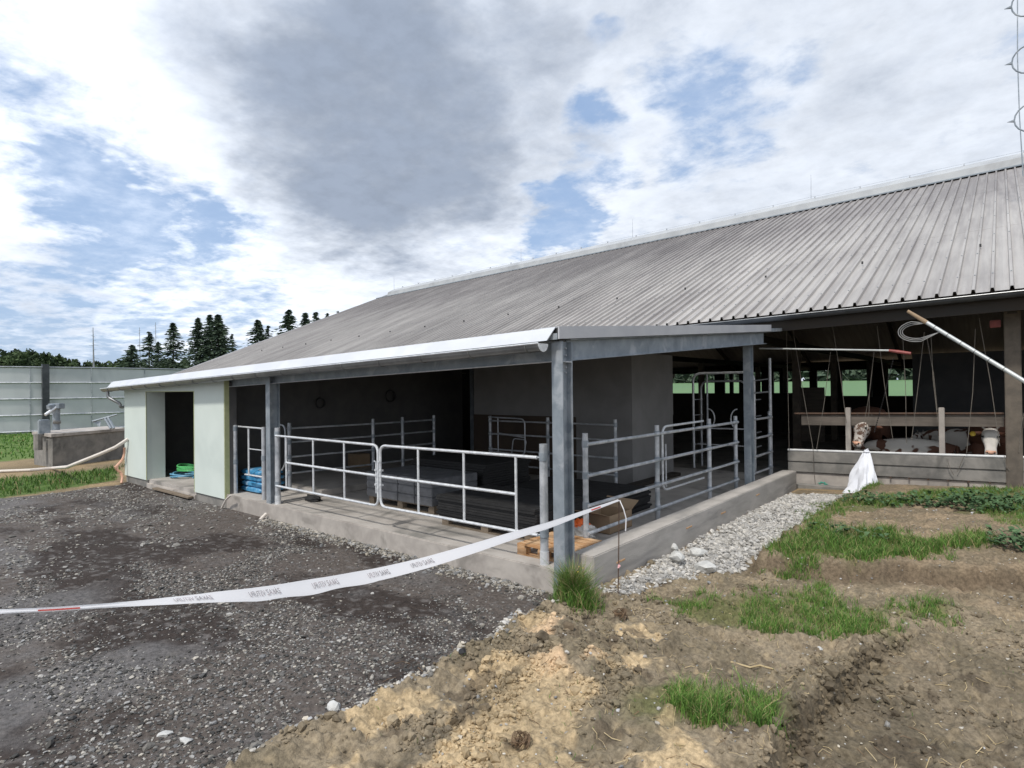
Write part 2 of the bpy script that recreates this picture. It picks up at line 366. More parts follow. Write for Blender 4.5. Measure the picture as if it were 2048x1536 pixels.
STRIP = gp([(1212, 1196), (1345, 1100), (1450, 1045), (1575, 985), (1680, 992), (1625, 1030), (1570, 1070), (1510, 1110), (1470, 1135), (1330, 1160), (1260, 1195)], -.22)
YARD = gp([(-200, 1010), (0, 998), (240, 972), (250, 966)], -.3)+[(-17.2, 5.6), (-3.7, 5.7), (-3.2, 5.0), (-2.6, 0), (-6, -8), (-40, -8)]
GRASS_R = [gp(p, -.12) for p in (
    [(1625, 1000), (1760, 978), (1700, 1035), (1600, 1060), (1590, 1030)],
    [(1585, 1040), (1700, 1020), (1850, 1010), (2048, 985), (2300, 985), (2300, 1060), (2048, 1050), (1900, 1030), (1760, 1040), (1640, 1060)],
    [(1495, 1110), (1560, 1085), (1640, 1075), (1760, 1090), (1950, 1105), (1980, 1128), (1860, 1132), (1700, 1140), (1560, 1132)],
    [(1320, 1185), (1450, 1165), (1660, 1165), (1700, 1195), (1930, 1185), (1930, 1225), (1800, 1225), (1760, 1262), (1600, 1245), (1460, 1250), (1360, 1215)],
    [(1245, 1390), (1330, 1368), (1560, 1378), (1570, 1410), (1540, 1440), (1400, 1450), (1300, 1445)],
    [(1900, 1050), (2048, 1040), (2300, 1040), (2300, 1080), (2048, 1090)])]
STRIPG = gp([(-300, 985), (0, 962), (150, 950), (238, 938), (232, 966), (100, 985), (0, 1002), (-300, 1030)], -.35)
LAWN = [(-17.5, 20), (-40, 40), (-120, 60), (-200, 0), (-120, -40), (-44, -12)]+gp([(0, 920), (105, 912), (247, 907)], -.4)
def slope_base(x, y):
    z = -.27+0*x
    z = z+.058*np.clip(x+3.7, 0, 8)*sstep(y, 6., 12.)
    z = z-.2*sstep(-x, 19, 32)-.25*sstep(-x, 32, 60)
    return z
def ground_h(x, y):
    z = slope_base(x, y)
    wob = (fbm(x, y, 2.2, 3, 5)-.5)*.22
    dd = sdist(x, y, DIRT)+wob
    dm = sstep(dd, -.06, .16)
    in_dirt = sstep(dd, -.02, .05)
    z = z+.13*dm*sstep(-y, -7.5, -4.5)
    z = z+.06*np.exp(-((dd-.16)/.13)**2)*(sstep(-y, -6.5, -5.))
    z = z+.09*sstep(sdist(x, y, SANDM)+wob*.6, -.12, .22)
    z = z-.17*(1-.8*sstep(y, 5.6, 6.7))*sstep(sdist(x, y, RUT)+wob*.5+(fbm(x, y, 9., 3, 33)-.5)*.10, -.02, .07)
    z = z-.05*sstep(sdist(x, y, LOW2)+wob*.3, -.03, .05)
    rd = sdist(x, y, RUT)+wob*.35
    z = z+.035*np.exp(-((rd+.07)/.06)**2)*(1-.8*sstep(y, 5.6, 6.7))
    z = z+.20*sstep(sdist(x, y, BANK)+wob*.6+(fbm(x, y, 8., 3, 34)-.5)*.12, -.02, .08)
    near = sstep(-y, -16, -9)*sstep(x, -24, -17)
    rough = (fbm(x, y, 3.2, 4, 21)-.5)*.12+(fbm(x, y, 11., 3, 31)-.5)*.06
    rid = 1-np.abs(2*fbm(x, y, 5.5, 3, 41)-1); rough = rough+(rid-.8)*.12*sstep(fbm(x, y, 1.1, 2, 44), .42, .6)
    bil = np.abs(2*fbm(x, y, 8., 3, 46)-1)                       # sharp little cracks and lumps
    rough = rough+(bil-.25)*.030*sstep(fbm(x, y, 1.4, 3, 49), .40, .62)+(fbm(x, y, 38., 2, 47)-.5)*.012+np.clip(fbm(x, y, 17., 2, 48)-.56, 0, 1)*.13
    z = z+rough*in_dirt*near
    yard = (fbm(x, y, .55, 3, 51)-.5)*.10+(fbm(x, y, 2.4, 3, 55)-.5)*.035+(fbm(x, y, 16., 3, 61)-.5)*.022
    z = z+yard*(1-in_dirt)*near*sstep(-y, -5.7, -4.9)
    z = z-.02*sstep(-sdist(x, y, STRIP), -.1, 0)*0
    return z
def ground_c(x, y):
    def c(*v): return np.array(v, float)
    def mixc(a, b, f): return a*(1-f[..., None])+b*f[..., None]
    n1_ = fbm(x, y, .6, 4, 71); n2_ = fbm(x, y, 3.5, 4, 81); n3_ = fbm(x, y, 14, 3, 91)
    wob = (fbm(x, y, 2.2, 3, 5)-.5)*.22
    base = np.ones(x.shape+(3,))*c(.29, .215, .125)                 # trodden sandy soil of the far left
    base = mixc(base, c(.20, .155, .095), sstep(n1_, .4, .65))
    # lawn
    lg = mixc(np.ones(x.shape+(3,))*c(.075, .135, .03), c(.12, .18, .05), sstep(n2_, .35, .65))
    base = mixc(base, lg, np.maximum(sstep(sdist(x, y, LAWN)+(n1_-.5)*2.5, -.3, .6), sstep(-x-y*.3, 64, 70)))
    base = mixc(base, lg*.8, sstep(sdist(x, y, STRIPG)+(n2_-.5)*.5, -.1, .15))
    # yard of dark planings
    yd = mixc(np.ones(x.shape+(3,))*c(.100, .085, .076), c(.042, .033, .029), sstep(fbm(x*.6+y*.35, y*1.3-x*.2, .95, 4, 101), .44, .58))
    yd = mixc(yd, c(.15, .145, .145), sstep(fbm(x, y, .7, 4, 111), .56, .72)*.7)
    yd = mixc(yd, c(.13, .12, .115), sstep(n3_, .56, .74)*.8)
    ym = sstep(sdist(x, y, YARD)+wob, -.08, .08)
    base = mixc(base, yd, ym)
    # dirt side
    dt = mixc(np.ones(x.shape+(3,))*c(.255, .208, .145), c(.19, .157, .108), sstep(n2_, .40, .62))
    dt = mixc(dt, c(.14, .115, .08), sstep(fbm(x, y, 1.3, 3, 121), .54, .7)*.6)
    dt = mixc(dt, c(.33, .26, .165), sstep(n3_, .58, .78)*.5)
    up = mixc(np.ones(x.shape+(3,))*c(.265, .20, .13), c(.19, .15, .10), sstep(n2_, .4, .6))
    dt = mixc(dt, up, sstep(y, 7.4, 8.4)*.8)
    sd = mixc(np.ones(x.shape+(3,))*c(.47, .36, .22), c(.37, .285, .175), sstep(n2_, .42, .64))
    sd = mixc(sd, c(.62, .44, .285), sstep(sdist(x, y, SANDM), -.1, .3)*.8)
    pm = fbm(x, y, 2.0, 5, 131); dt = mixc(dt, sd, sstep(sdist(x, y, SAND)*.7+(pm-.5)*2.4+(n1_-.5)*.4+.10, -.02, .10)*(sdist(x, y, SAND) > -.6))
    dt = mixc(dt, c(.105, .082, .058), sstep(fbm(x, y, 4.5, 4, 137), .60, .68)*.7*(y < 6.5))
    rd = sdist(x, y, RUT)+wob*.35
    dt = mixc(dt, c(.10, .078, .052), np.exp(-((rd-.03)/.05)**2)*.7*(1-.8*sstep(y, 5.6, 6.7)))  # shadow line of the rut's step, put into the soil colour
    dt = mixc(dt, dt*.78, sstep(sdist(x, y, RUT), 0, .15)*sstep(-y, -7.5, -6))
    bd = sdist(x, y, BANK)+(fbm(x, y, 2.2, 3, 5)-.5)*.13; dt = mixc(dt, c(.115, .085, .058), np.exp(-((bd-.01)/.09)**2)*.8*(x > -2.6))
    for g in GRASS_R:
        dt = mixc(dt, c(.115, .125, .045), sstep(sdist(x, y, g)+(n2_-.5)*.5, -.05, .25)*.75)
    dt = mixc(dt, c(.33, .325, .315), sstep(sdist(x, y, STRIP)+(n2_-.5)*.35, -.04, .12))
    base = mixc(base, dt, sstep(sdist(x, y, DIRT)+wob, -.03, .05))
    return base
def lin(*seg):
    out = []
    for a, b, s in seg: out += list(np.arange(a, b, s))
    return np.array(out+[seg[-1][1]])
gx = lin((-700, -120, 60), (-120, -40, 8), (-40, -20, .6), (-20, -9, .07), (-9, -4.7, .03), (-4.7, 1.4, .0145), (1.4, 8, .06), (8, 40, 4), (40, 500, 60))
gy = lin((-80, -8, 6), (-8, .6, .4), (.6, 1.4, .04), (1.4, 7.4, .0150), (7.4, 14.8, .05), (14.8, 40, 2), (40, 90, 10), (90, 700, 60))
GX, GY = np.meshgrid(gx, gy, indexing='ij')
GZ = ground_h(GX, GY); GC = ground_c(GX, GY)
under = (GX < -3.9) & (GX > -17.5) & (GY > 5.75) & (GY < 60); GZ = np.where(under, -.55, GZ)
GZ = np.where((GY > 15.2) & (GX > -41), -.9, GZ)
ny = len(gy); I = np.arange(len(gx)-1)[:, None]*ny+np.arange(ny-1)[None, :]
FC = np.stack([I, I+ny, I+ny+1, I+1], -1).reshape(-1, 4)
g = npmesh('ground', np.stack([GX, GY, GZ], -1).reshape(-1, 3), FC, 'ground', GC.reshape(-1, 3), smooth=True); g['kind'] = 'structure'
# crop field rising behind the barn
m = MB(); m.add([(-400, 52, -1.2), (300, 52, -1.2), (420, 330, 4.0), (-600, 330, 4.0)], [(0, 1, 2, 3)]); tag(m.build('field', 'field'), kind='structure')

# ------------------------------------------------------------------ loose stones
def ico():
    bm = bmesh.new(); bmesh.ops.create_icosphere(bm, subdivisions=1, radius=1)
    v = np.array([x.co[:] for x in bm.verts]); f = np.array([[a.index for a in q.verts] for q in bm.faces]); bm.free(); return v, f
IV, IF = ico()
def stones(name, x, y, r, col, label, flat=.5, sink=.25, zf=None):
    n = len(x); z = (ground_h(x, y) if zf is None else zf(x, y))
    V = IV[None]*(1+RNG.uniform(-.32, .32, (n, len(IV), 1)))
    V = V*np.stack([RNG.uniform(.8, 1.35, n), RNG.uniform(.6, 1., n), RNG.uniform(flat*.7, flat*1.3, n)], -1)[:, None]
    a = RNG.uniform(0, 2*PI, n); ca, sa = np.cos(a)[:, None], np.sin(a)[:, None]
    t = RNG.uniform(-.35, .35, n)[:, None]
    X = V[..., 0]; Y = V[..., 1]; Z = V[..., 2]; Y, Z = Y*np.cos(t)-Z*np.sin(t), Y*np.sin(t)+Z*np.cos(t)
    V = np.stack([X*ca-Y*sa, X*sa+Y*ca, Z], -1)*r[:, None, None]
    V = V+np.stack([x, y, z+r*flat*(1-2*sink)], -1)[:, None]
    F_ = IF[None]+(np.arange(n)*len(IV))[:, None, None]
    o = npmesh(name, V.reshape(-1, 3), F_.reshape(-1, 3), 'stone', np.repeat(col, len(IV), 0))
    return tag(o, label, 'stones', kind='stuff')
def sample(n, x0, x1, y0, y1, keep):
    x = RNG.uniform(x0, x1, n); y = RNG.uniform(y0, y1, n); k = keep(x, y) > RNG.uniform(0, 1, n); return x[k], y[k]
def vis(x, y, lo=.0):       # keep what the picture can show: in front of the eye
    d = R[0]*x+R[1]*y; f_ = -(Bk[0]*x+Bk[1]*y); return (f_ > .6) & (np.abs(d) < f_*.98+.5)
def greycol(n, a, b, warm=.0):
    g_ = a+(b-a)*RNG.uniform(0, 1, n)**(2.2 if b > .9 else 1.); t = RNG.uniform(-.5, 1, n)*warm
    return np.stack([g_*(1.03+t*.35), g_*(1+t*.18), g_*(.95-t*.1)], -1)
def keepyard(x, y):
    d = sdist(x, y, YARD); cl = fbm(x*.7+y*.3, y*1.2, 1.15, 4, 131)
    return (d > .03)*(sdist(x, y, DIRT) < .12)*vis(x, y)*(.10+1.0*sstep(cl, .47, .60))*(1-.75*sstep(fbm(x*.6+y*.35, y*1.3-x*.2, .95, 4, 101), .46, .6))*(y < 5.55)
x, y = sample(60000, -9.5, -2.2, .7, 5.55, keepyard); r = np.exp(RNG.normal(-4.75, .42, len(x))).clip(.004, .034)
print('stones', len(x)); stones('yard_gravel', x, y, r, greycol(len(x), .05, 1., .4)*.36+.03, 'small grey and white stones strewn over the dark yard', .5)
x, y = sample(20000, -19, -9.5, -3, 5.5, keepyard); r = np.exp(RNG.normal(-4.1, .4, len(x))).clip(.009, .05)
print('stones', len(x)); stones('yard_gravel', x, y, r, greycol(len(x), .08, .34, .3), 'distant scatter of pale stones at the far left of the dark yard', .45)
# heaped edge of stones along slab foot and along the dirt edge
x = RNG.uniform(-10.5, -4.1, 2600); y = 5.56-np.abs(RNG.normal(0, .16, 2600)); r = np.exp(RNG.normal(-4.15, .4, 2600)).clip(.008, .04)
stones('yard_gravel', x, y, r, greycol(2600, .10, .36, .5), 'brownish stones heaped along the foot of the concrete slab', .6)
x, y = sample(60000, -6, -3.2, .9, 5.3, lambda x, y: np.exp(-((sdist(x, y, DIRT)-.0)/.09)**2)*vis(x, y)*.9); r = np.exp(RNG.normal(-4.2, .5, len(x))).clip(.007, .045)
print('edge', len(x)); x, y, r = x[:1500], y[:1500], r[:1500]
stones('yard_gravel', x, y, r, greycol(len(x), .16, .50, .5), 'pale stones lining the edge between dark yard and sandy soil', .6)
x, y = sample(60000, -3.7, -1.3, 5.6, 14.3, lambda x, y: sstep(sdist(x, y, STRIP), -.12, .12)); x, y = x[:15000], y[:15000]
r = np.exp(RNG.normal(-3.95, .38, len(x))).clip(.008, .05); print('strip', len(x))
stones('crushed_stone', x, y, r, greycol(len(x), .24, .54, .14), 'crushed white stone in a strip along the outside of the low concrete wall', .6)
x, y = sample(5000, -3.6, 1.5, 2.2, 12, lambda x, y: (sdist(x, y, DIRT) > .05)*.45); r = np.exp(RNG.normal(-4.9, .5, len(x))).clip(.004, .025)
stones('soil_gravel', x, y, r, greycol(len(x), .18, .5, .6), 'scattered small stones on the bare soil', .6)
# earth clods, mud crumbs
x, y = sample(26000, -4.6, 1.2, 1.0, 7.6, lambda x, y: (sdist(x, y, DIRT) > .03)*(.03+.9*sstep(fbm(x, y, 2.4, 3, 141), .54, .68))*vis(x, y))
r = np.exp(RNG.normal(-4.55, .5, len(x))).clip(.005, .045); cc = ground_c(x, y)*RNG.uniform(.55, 1.0, (len(x), 1))
tag(stones('soil_crumbs', x, y, r, cc, 'crumbled lumps of soil on the rutted ground', .7), cat='soil')
x, y = sample(40000, -2.2, .6, 1.6, 6.6, lambda x, y: np.exp(-((sdist(x, y, RUT)-.02)/.06)**2)*vis(x, y)); x, y = x[:700], y[:700]
r = np.exp(RNG.normal(-4.0, .45, len(x))).clip(.008, .05)
tag(stones('soil_crumbs', x, y, r, ground_c(x, y)*RNG.uniform(.7, 1.25, (len(x), 1)), 'lumps of earth along the edge of the wheel rut', .8), cat='soil')
x, y = sample(60000, -4.6, -1.8, 1.0, 5.6, lambda x, y: (sdist(x, y, SAND) > -.1)*(sdist(x, y, DIRT) > .03)*sstep(fbm(x, y, 3.1, 3, 143), .5, .62)*vis(x, y)); x, y = x[:2600], y[:2600]
r = np.exp(RNG.normal(-4.7, .6, len(x))).clip(.004, .04)
tag(stones('soil_crumbs', x, y, r, ground_c(x, y)*RNG.uniform(.7, 1.15, (len(x), 1)), 'dry crumbs of sand and earth on the sandy mound', .8), cat='soil')
# single rocks
def rock(pos, sx, sy, sz, label, m_='rock', seed=0, group=None, name='rock', sub=2, jit=.16):
    rr = np.random.default_rng(seed); bm = bmesh.new(); bmesh.ops.create_icosphere(bm, subdivisions=sub, radius=1)
    k = rr.uniform(-1, 1, (6, 3)); k /= np.linalg.norm(k, axis=1)[:, None]
    for v in bm.verts:
        c = np.array(v.co[:])
        for q in k: 
            d = c@q
            if d > .62: c = c-q*(d-.62)
        c = c*(1+rr.uniform(-jit, jit)*.35); v.co = (c[0]*sx, c[1]*sy, c[2]*sz)
    me = bpy.data.meshes.new(name); bm.to_mesh(me); bm.free(); me.materials.append(MT[m_])
    o = bpy.data.objects.new(name, me); COL.objects.link(o); o.location = pos; o.rotation_euler = (0, 0, rr.uniform(0, 3))
    return tag(o, label, 'rock', group)
def gz(x, y): return float(ground_h(np.array([float(x)]), np.array([float(y)]))[0])
for i, (px, py, a, b, c, lb) in enumerate([(1408, 1140, .17, .12, .07, 'large pale flat rock at the front end of the crushed stone strip'), (1352, 1122, .10, .09, .06, 'pale boulder beside the low concrete wall, left of the large flat rock'),
        (1345, 1102, .08, .07, .055, 'pale boulder touching the low concrete wall, behind its neighbours'), (1398, 1110, .12, .09, .06, 'squarish grey rock behind the large flat rock'), (1640, 1297, .035, .028, .022, 'lone white stone on bare soil in front of the grass patch'),
        (925, 1318, .05, .035, .02, 'dark smooth pebble on the yard near the sandy edge'), (670, 1412, .07, .06, .04, 'white chunky rock at the border of yard and sand, lower left'),
        (330, 1467, .055, .04, .022, 'flat whitish stone on the dark yard, left one of a pair'), (372, 1480, .055, .04, .022, 'flat whitish stone on the dark yard, right one of a pair')]):
    p = P(px, py, z=-.2); z = gz(p.x, p.y); p = P(px, py, z=z+c*.4)
    k_ = 1.25 if i < 4 else 1.
    rock((p.x, p.y, gz(p.x, p.y)+c*.35+(.05 if i < 4 else 0)), a*k_, b*k_, c*k_, lb, 'black' if i == 5 else 'rock', 50+i)
for i, (px, py, s_, lb) in enumerate([(1085, 1285, .085, 'brown clod of earth on top of the pale sand mound'), (1050, 1302, .06, 'small sandy lump left of the brown clod on the sand mound'), (940, 1330, .07, 'dark rooty clod at the edge of the dark yard'), (970, 1398, .05, 'dark clod lying in the middle of the yellow sand')]):
    p = P(px, py, z=-.08); rock((p.x, p.y, gz(p.x, p.y)+s_*.3), s_, s_*.8, s_*.6, lb, 'clod', 80+i, name='earth_clod', jit=.4)['category'] = 'clod'

# ------------------------------------------------------------------ grass
def blades(name, x, y, h, wd, cols, label, cat='grass', kind='stuff', lean=.8, parent=None, zoff=-.01):
    n = len(x); z = ground_h(x, y)+zoff; a = RNG.uniform(0, 2*PI, n); b = RNG.uniform(0, 2*PI, n); L = RNG.uniform(.15, 1, n)*lean*h
    dx, dy = np.cos(a)*wd/2, np.sin(a)*wd/2; lx, ly = np.cos(b)*L, np.sin(b)*L
    O = np.stack([x, y, z], -1); S = np.stack([dx, dy, 0*dx], -1)
    m1 = O+np.stack([lx*.3, ly*.3, h*.55], -1); m2 = O+np.stack([lx, ly, h*RNG.uniform(.75, 1, n)], -1)
    V = np.stack([O-S, O+S, m1-S*.75, m1+S*.75, m2-S*.12, m2+S*.12], 1)
    F_ = np.array([[0, 1, 3, 2], [2, 3, 5, 4]])[None]+(np.arange(n)*6)[:, None, None]
    c = np.repeat(cols, 6, 0)
    if parent is not None: V = V-np.array(OFF[parent.name])
    o = npmesh(name, V.reshape(-1, 3), F_.reshape(-1, 4), 'blade', c, parent)
    return tag(o, label, cat, kind=kind) if parent is None else o
def tufts(x, y, per, rad):
    n = len(x); a = RNG.uniform(0, 2*PI, n*per); q = np.abs(RNG.normal(0, 1, n*per))*np.repeat(rad*RNG.uniform(.5, 1.5, n), per)
    return np.repeat(x, per)+np.cos(a)*q, np.repeat(y, per)+np.sin(a)*q, np.repeat(RNG.uniform(.55, 1.35, n), per)
def gcol(n, dry=.08, dark=0.):
    t = RNG.uniform(0, 1, n)[:, None]; c = np.array([.045, .125, .020])*(1-t)+np.array([.16, .28, .055])*t
    d = (RNG.uniform(0, 1, n) < dry)[:, None]; c = np.where(d, np.array([.34, .28, .14]), c); return c*(1-dark)
for i, (g_, nb, hh, dens) in enumerate(zip(GRASS_R, (5000, 24000, 20000, 11000, 6000, 6000), (.08, .09, .14, .10, .15, .1), (1, 1, 1, .45, .6, 1))):
    A_ = np.array(g_); x, y = sample(nb*3, A_[:, 0].min()-.1, A_[:, 0].max()+.1, A_[:, 1].min()-.1, A_[:, 1].max()+.1,
        lambda x, y: sstep(sdist(x, y, g_)+(fbm(x, y, 2.4, 4, 151+i)-.5)*1.1, -.05, .22)*(.06+dens*sstep(fbm(x, y, 3.6, 4, 161), .40, .60))*vis(x, y)*(x < 4))
    x, y, th_ = tufts(x[:nb//14], y[:nb//14], 16, .035 if i in (3, 4) else .05); n = len(x); print('grass', i, n)
    blades('grass', x, y, RNG.uniform(.25, 1.15, n)*th_*hh*(.6+.8*fbm(x, y, 2.1, 2, 7)), RNG.uniform(.003, .0065, n)*(1 if i > 2 else 1.4), gcol(n, .16, .05 if i < 3 else 0),
           ['green grass beside the white bag at the barn wall', 'green grass belt in front of the barn feed wall', 'green grass along the top of the low earth bank', 'patchy grass on the soil between the bank and the ruts', 'bright grass tufts in the middle of the foreground soil', 'grass at the right edge before the barn'][i])
x, y = sample(9000, -3.7, 3, 2.4, 14, lambda x, y: (sdist(x, y, DIRT) > .1)*sstep(fbm(x, y, 1.7, 3, 171), .48, .6)*vis(x, y)*.6); n = len(x)
blades('sparse_grass', x, y, RNG.uniform(.015, .06, n), RNG.uniform(.003, .006, n), gcol(n, .5), 'thin seedling blades and straw dotted over the bare soil')
x, y = sample(26000, -34, -17.3, -2, 9, lambda x, y: sstep(sdist(x, y, STRIPG)+(fbm(x, y, 1.5, 3, 181)-.5)*.6, -.05, .2)*(x > -34)); x, y = x[:16000], y[:16000]; n = len(x); print('left', n)
blades('grass', x, y, RNG.uniform(.06, .20, n), RNG.uniform(.015, .03, n), gcol(n, .1, .2), 'rough grass strip between the dark yard and the dirt track on the left')
x, y = sample(30000, -60, -22, 0, 22, lambda x, y: (sdist(x, y, LAWN) > .2)*1.0); x, y = x[:14000], y[:14000]; n = len(x)
blades('grass', x, y, RNG.uniform(.06, .18, n), RNG.uniform(.03, .07, n), gcol(n, .05, .05), 'bright lawn in front of the round tank')
# tall tuft by the corner column
c = P(1150, 1225, z=-.22); n = 2600
tf = thing('grass_tuft', 'tall tuft of green grass growing at the foot of the corner column', 'grass tuft', (c.x, c.y, gz(c.x, c.y)))
a = RNG.uniform(0, 2*PI, n); q = np.abs(RNG.normal(0, .5, n)).clip(0, 1.2)
x = c.x+np.cos(a)*q*.27; y = c.y+np.sin(a)*q*.2; hh = RNG.uniform(.14, .44, n)*(1.12-.5*q)
blades('grass_blades', x, y, hh, RNG.uniform(.004, .008, n), gcol(n, .18), None, None, None, .8, tf)
n = 120; a = RNG.uniform(0, 2*PI, n); x = c.x+np.cos(a)*.12*RNG.uniform(0, 1, n); y = c.y+.05+np.sin(a)*.1
blades('seed_stalks', x, y, RNG.uniform(.36, .56, n), RNG.uniform(.003, .005, n), np.tile([.30, .26, .15], (n, 1))*RNG.uniform(.7, 1.1, (n, 1)), None, None, None, .35, tf)
m = MB()
for k in range(8):
    p = Vector((c.x+random.uniform(-.02, .16), c.y+random.uniform(-.02, .10), gz(c.x, c.y)+random.uniform(.24, .36)))
    for j in range(5):
        e = j*1.26; m.add([p, p+Vector((math.cos(e)*.012, math.sin(e)*.012, .004)), p+Vector((math.cos(e+.7)*.012, math.sin(e+.7)*.012, .004))], [(0, 1, 2)])
m.build('yellow_flowers', 'yellow', tf)['kind'] = 'stuff'
# broad-leaved weeds on the right
def leaves(name, pts, size, col, label):
    V = []; C_ = []; n = len(pts)
    x = np.array([p[0] for p in pts]); y = np.array([p[1] for p in pts]); z = ground_h(x, y)
    a = RNG.uniform(0, 2*PI, n); L = RNG.uniform(.6, 1.3, n)*size; wd = L*RNG.uniform(.18, .32, n); el = RNG.uniform(.1, 1.0, n); h0 = RNG.uniform(0, .16, n)
    d = np.stack([np.cos(a)*np.cos(el), np.sin(a)*np.cos(el), np.sin(el)], -1); s_ = np.stack([-np.sin(a), np.cos(a), 0*a], -1)
    O = np.stack([x, y, z+h0], -1); t1 = O+d*L[:, None]*.5; tip = O+d*L[:, None]-np.array([0, 0, 1])*L[:, None]*.35
    V = np.stack([O-s_*wd[:, None]*.3, O+s_*wd[:, None]*.3, t1-s_*wd[:, None], t1+s_*wd[:, None], tip-s_*wd[:, None]*.1, tip+s_*wd[:, None]*.1], 1)
    F_ = np.array([[0, 1, 3, 2], [2, 3, 5, 4]])[None]+(np.arange(n)*6)[:, None, None]
    o = npmesh(name, V.reshape(-1, 3), F_.reshape(-1, 4), 'blade', np.repeat(col, 6, 0)); return tag(o, label, 'weeds', kind='stuff')
for px, py, rx, ry, n, lb in ((1990, 1035, .75, .75, 700, 'leafy grey green weeds at the right edge in front of the barn'), (2040, 1115, .30, .35, 220, 'dark leafy weed at the right edge on the earth bank'), (1800, 1022, 1.1, .35, 350, 'broad dark leaves among the grass belt by the barn'), (1690, 1085, .5, .2, 80, 'dark leaves along the lower grass strip')):
    c = P(px, py, z=-.05); a = RNG.uniform(0, 2*PI, n); q = RNG.uniform(0, 1, n)**.6
    t = RNG.uniform(0, 1, n)[:, None]
    leaves('weeds', list(zip(c.x+np.cos(a)*q*rx, c.y+np.sin(a)*q*ry)), .11, np.array([.035, .075, .028])*(1-t)+np.array([.10, .17, .075])*t, lb)
# straw and twigs
def scraps(name, n, px0, px1, py0, py1, m_, label, L=.12):
    mb = MB()
    for i in range(n):
        p = P(random.uniform(px0, px1), random.uniform(py0, py1), z=-.14); a = random.uniform(0, 6.3); l = random.uniform(.3, 1)*L
        q = [Vector((p.x+math.cos(a)*l*t, p.y+math.sin(a)*l*t, 0)) for t in (-.5, 0, .5)]; q[1] += Vector((random.uniform(-.02, .02), random.uniform(-.02, .02), 0))
        for v in q: v.z = gz(v.x, v.y)+.006
        q[1].z += random.uniform(0, .02); mb.tube(q, random.uniform(.0012, .003), 3, False)
    o = mb.build(name, m_); return tag(o, label, 'debris', kind='stuff')
scraps('straw', 240, 1150, 2048, 1170, 1530, 'straw', 'thin dry straw bits over the soil')
scraps('twigs', 110, 700, 2000, 1250, 1536, 'root', 'thin dark twigs and roots over the soil', .14)
m = MB(); q = [P(*t, z=-.12) for t in ((1462, 1308), (1500, 1322), (1520, 1318), (1548, 1330))]
for v in q: v.z = gz(v.x, v.y)+.012
m.tube(q, .009, 5); tag(m.build('stick', 'straw'), 'pale bent stick lying on the soil', 'stick')
def rootball(px, py, s_, label):
    c = P(px, py, z=-.1); z = gz(c.x, c.y); mb = MB()
    for i in range(90):
        a = random.uniform(0, 6.3); r0 = random.uniform(.3, 1)*s_; e = random.uniform(-1, 1); q = []
        for t in range(6):
            aa = a+t*.35; q.append(Vector((c.x+math.cos(aa)*r0*(1-.1*t), c.y+math.sin(aa)*r0*(1+.05*t)*.8, z+s_*.5+math.sin(e+t*.5)*r0*.55)))
        mb.tube(q, .0022, 3, False)
    tag(mb.build('root_clump', 'root'), label, 'roots')
rootball(1040, 1472, .085, 'tangled brown root clump on the sand near the bottom')
rootball(1240, 1232, .09, 'tangled clump of roots at the foot of the thin marker rod')

# ------------------------------------------------------------------ barn
S = .0237
def sh(x): return S*x                              # the barn follows the fall of the site
BR = thing('dairy_barn', 'long open-sided cattle barn with a weathered ribbed grey roof', 'barn', (0, 31, -.2))
K = .41; Y0E = 14.2; YR = 31.4; H0 = 3.83; XL = -39.6; XR = 7.0
def rz(x, y): return H0+K*(y-Y0E)+sh(x)
pitch = .28; laps = [(14.12, 19.9), (19.75, 25.9), (25.75, YR)]
nr = int((XR-XL)/pitch)
prof = []
for i in range(nr):
    x0 = XL+i*pitch; prof += [(x0, .0), (x0+pitch-.075, .0), (x0+pitch-.062, .068), (x0+pitch-.016, .068)]
prof.append((XL+nr*pitch, 0))
V = []; F_ = []
for ci, (a, b) in enumerate(laps):
    base = len(V); lift_a = .0 if ci == 0 else .003; seg = [a+(b-a)*t/4 for t in range(5)]
    for j, yy in enumerate(seg):
        lf = lift_a*(1-j/4)
        V += [(px_, yy, rz(px_, yy)+hz_+lf) for px_, hz_ in prof]
    # underside
    n = len(prof)
    for j in range(4):
        F_ += [(base+j*n+i, base+j*n+i+1, base+(j+1)*n+i+1, base+(j+1)*n+i) for i in range(n-1)]
V = np.array(V)-np.array(OFF[BR.name]); o = npmesh('roof_sheets', V, np.array(F_), 'roof', parent=BR)
so_ = o.modifiers.new('thickness', 'SOLIDIFY'); so_.thickness = .004; so_.offset = -1
# screws on the ribs
m = MB()
for yy in (15.1, 16.9, 18.7, 21.0, 23.2, 25.4, 27.6):
    for i in range(0, nr):
        x0 = XL+i*pitch+pitch-.038
        if x0 < -24 and i % 2: continue
        z = rz(x0, yy)+.069; m.box(x0-.012, x0+.012, yy-.012, yy+.012, z, z+.014)
m.build('roof_screws', 'galv_dark', BR)['kind'] = 'stuff'
m = MB()
for xx in np.arange(-34, 6, 2.4):
    for yy in (17.6,): z = rz(xx, yy)+.05; m.box(xx-.02, xx+.02, yy-.02, yy+.02, z, z+.07)
m.build('snow_hooks', 'dkplastic', BR)['kind'] = 'stuff'
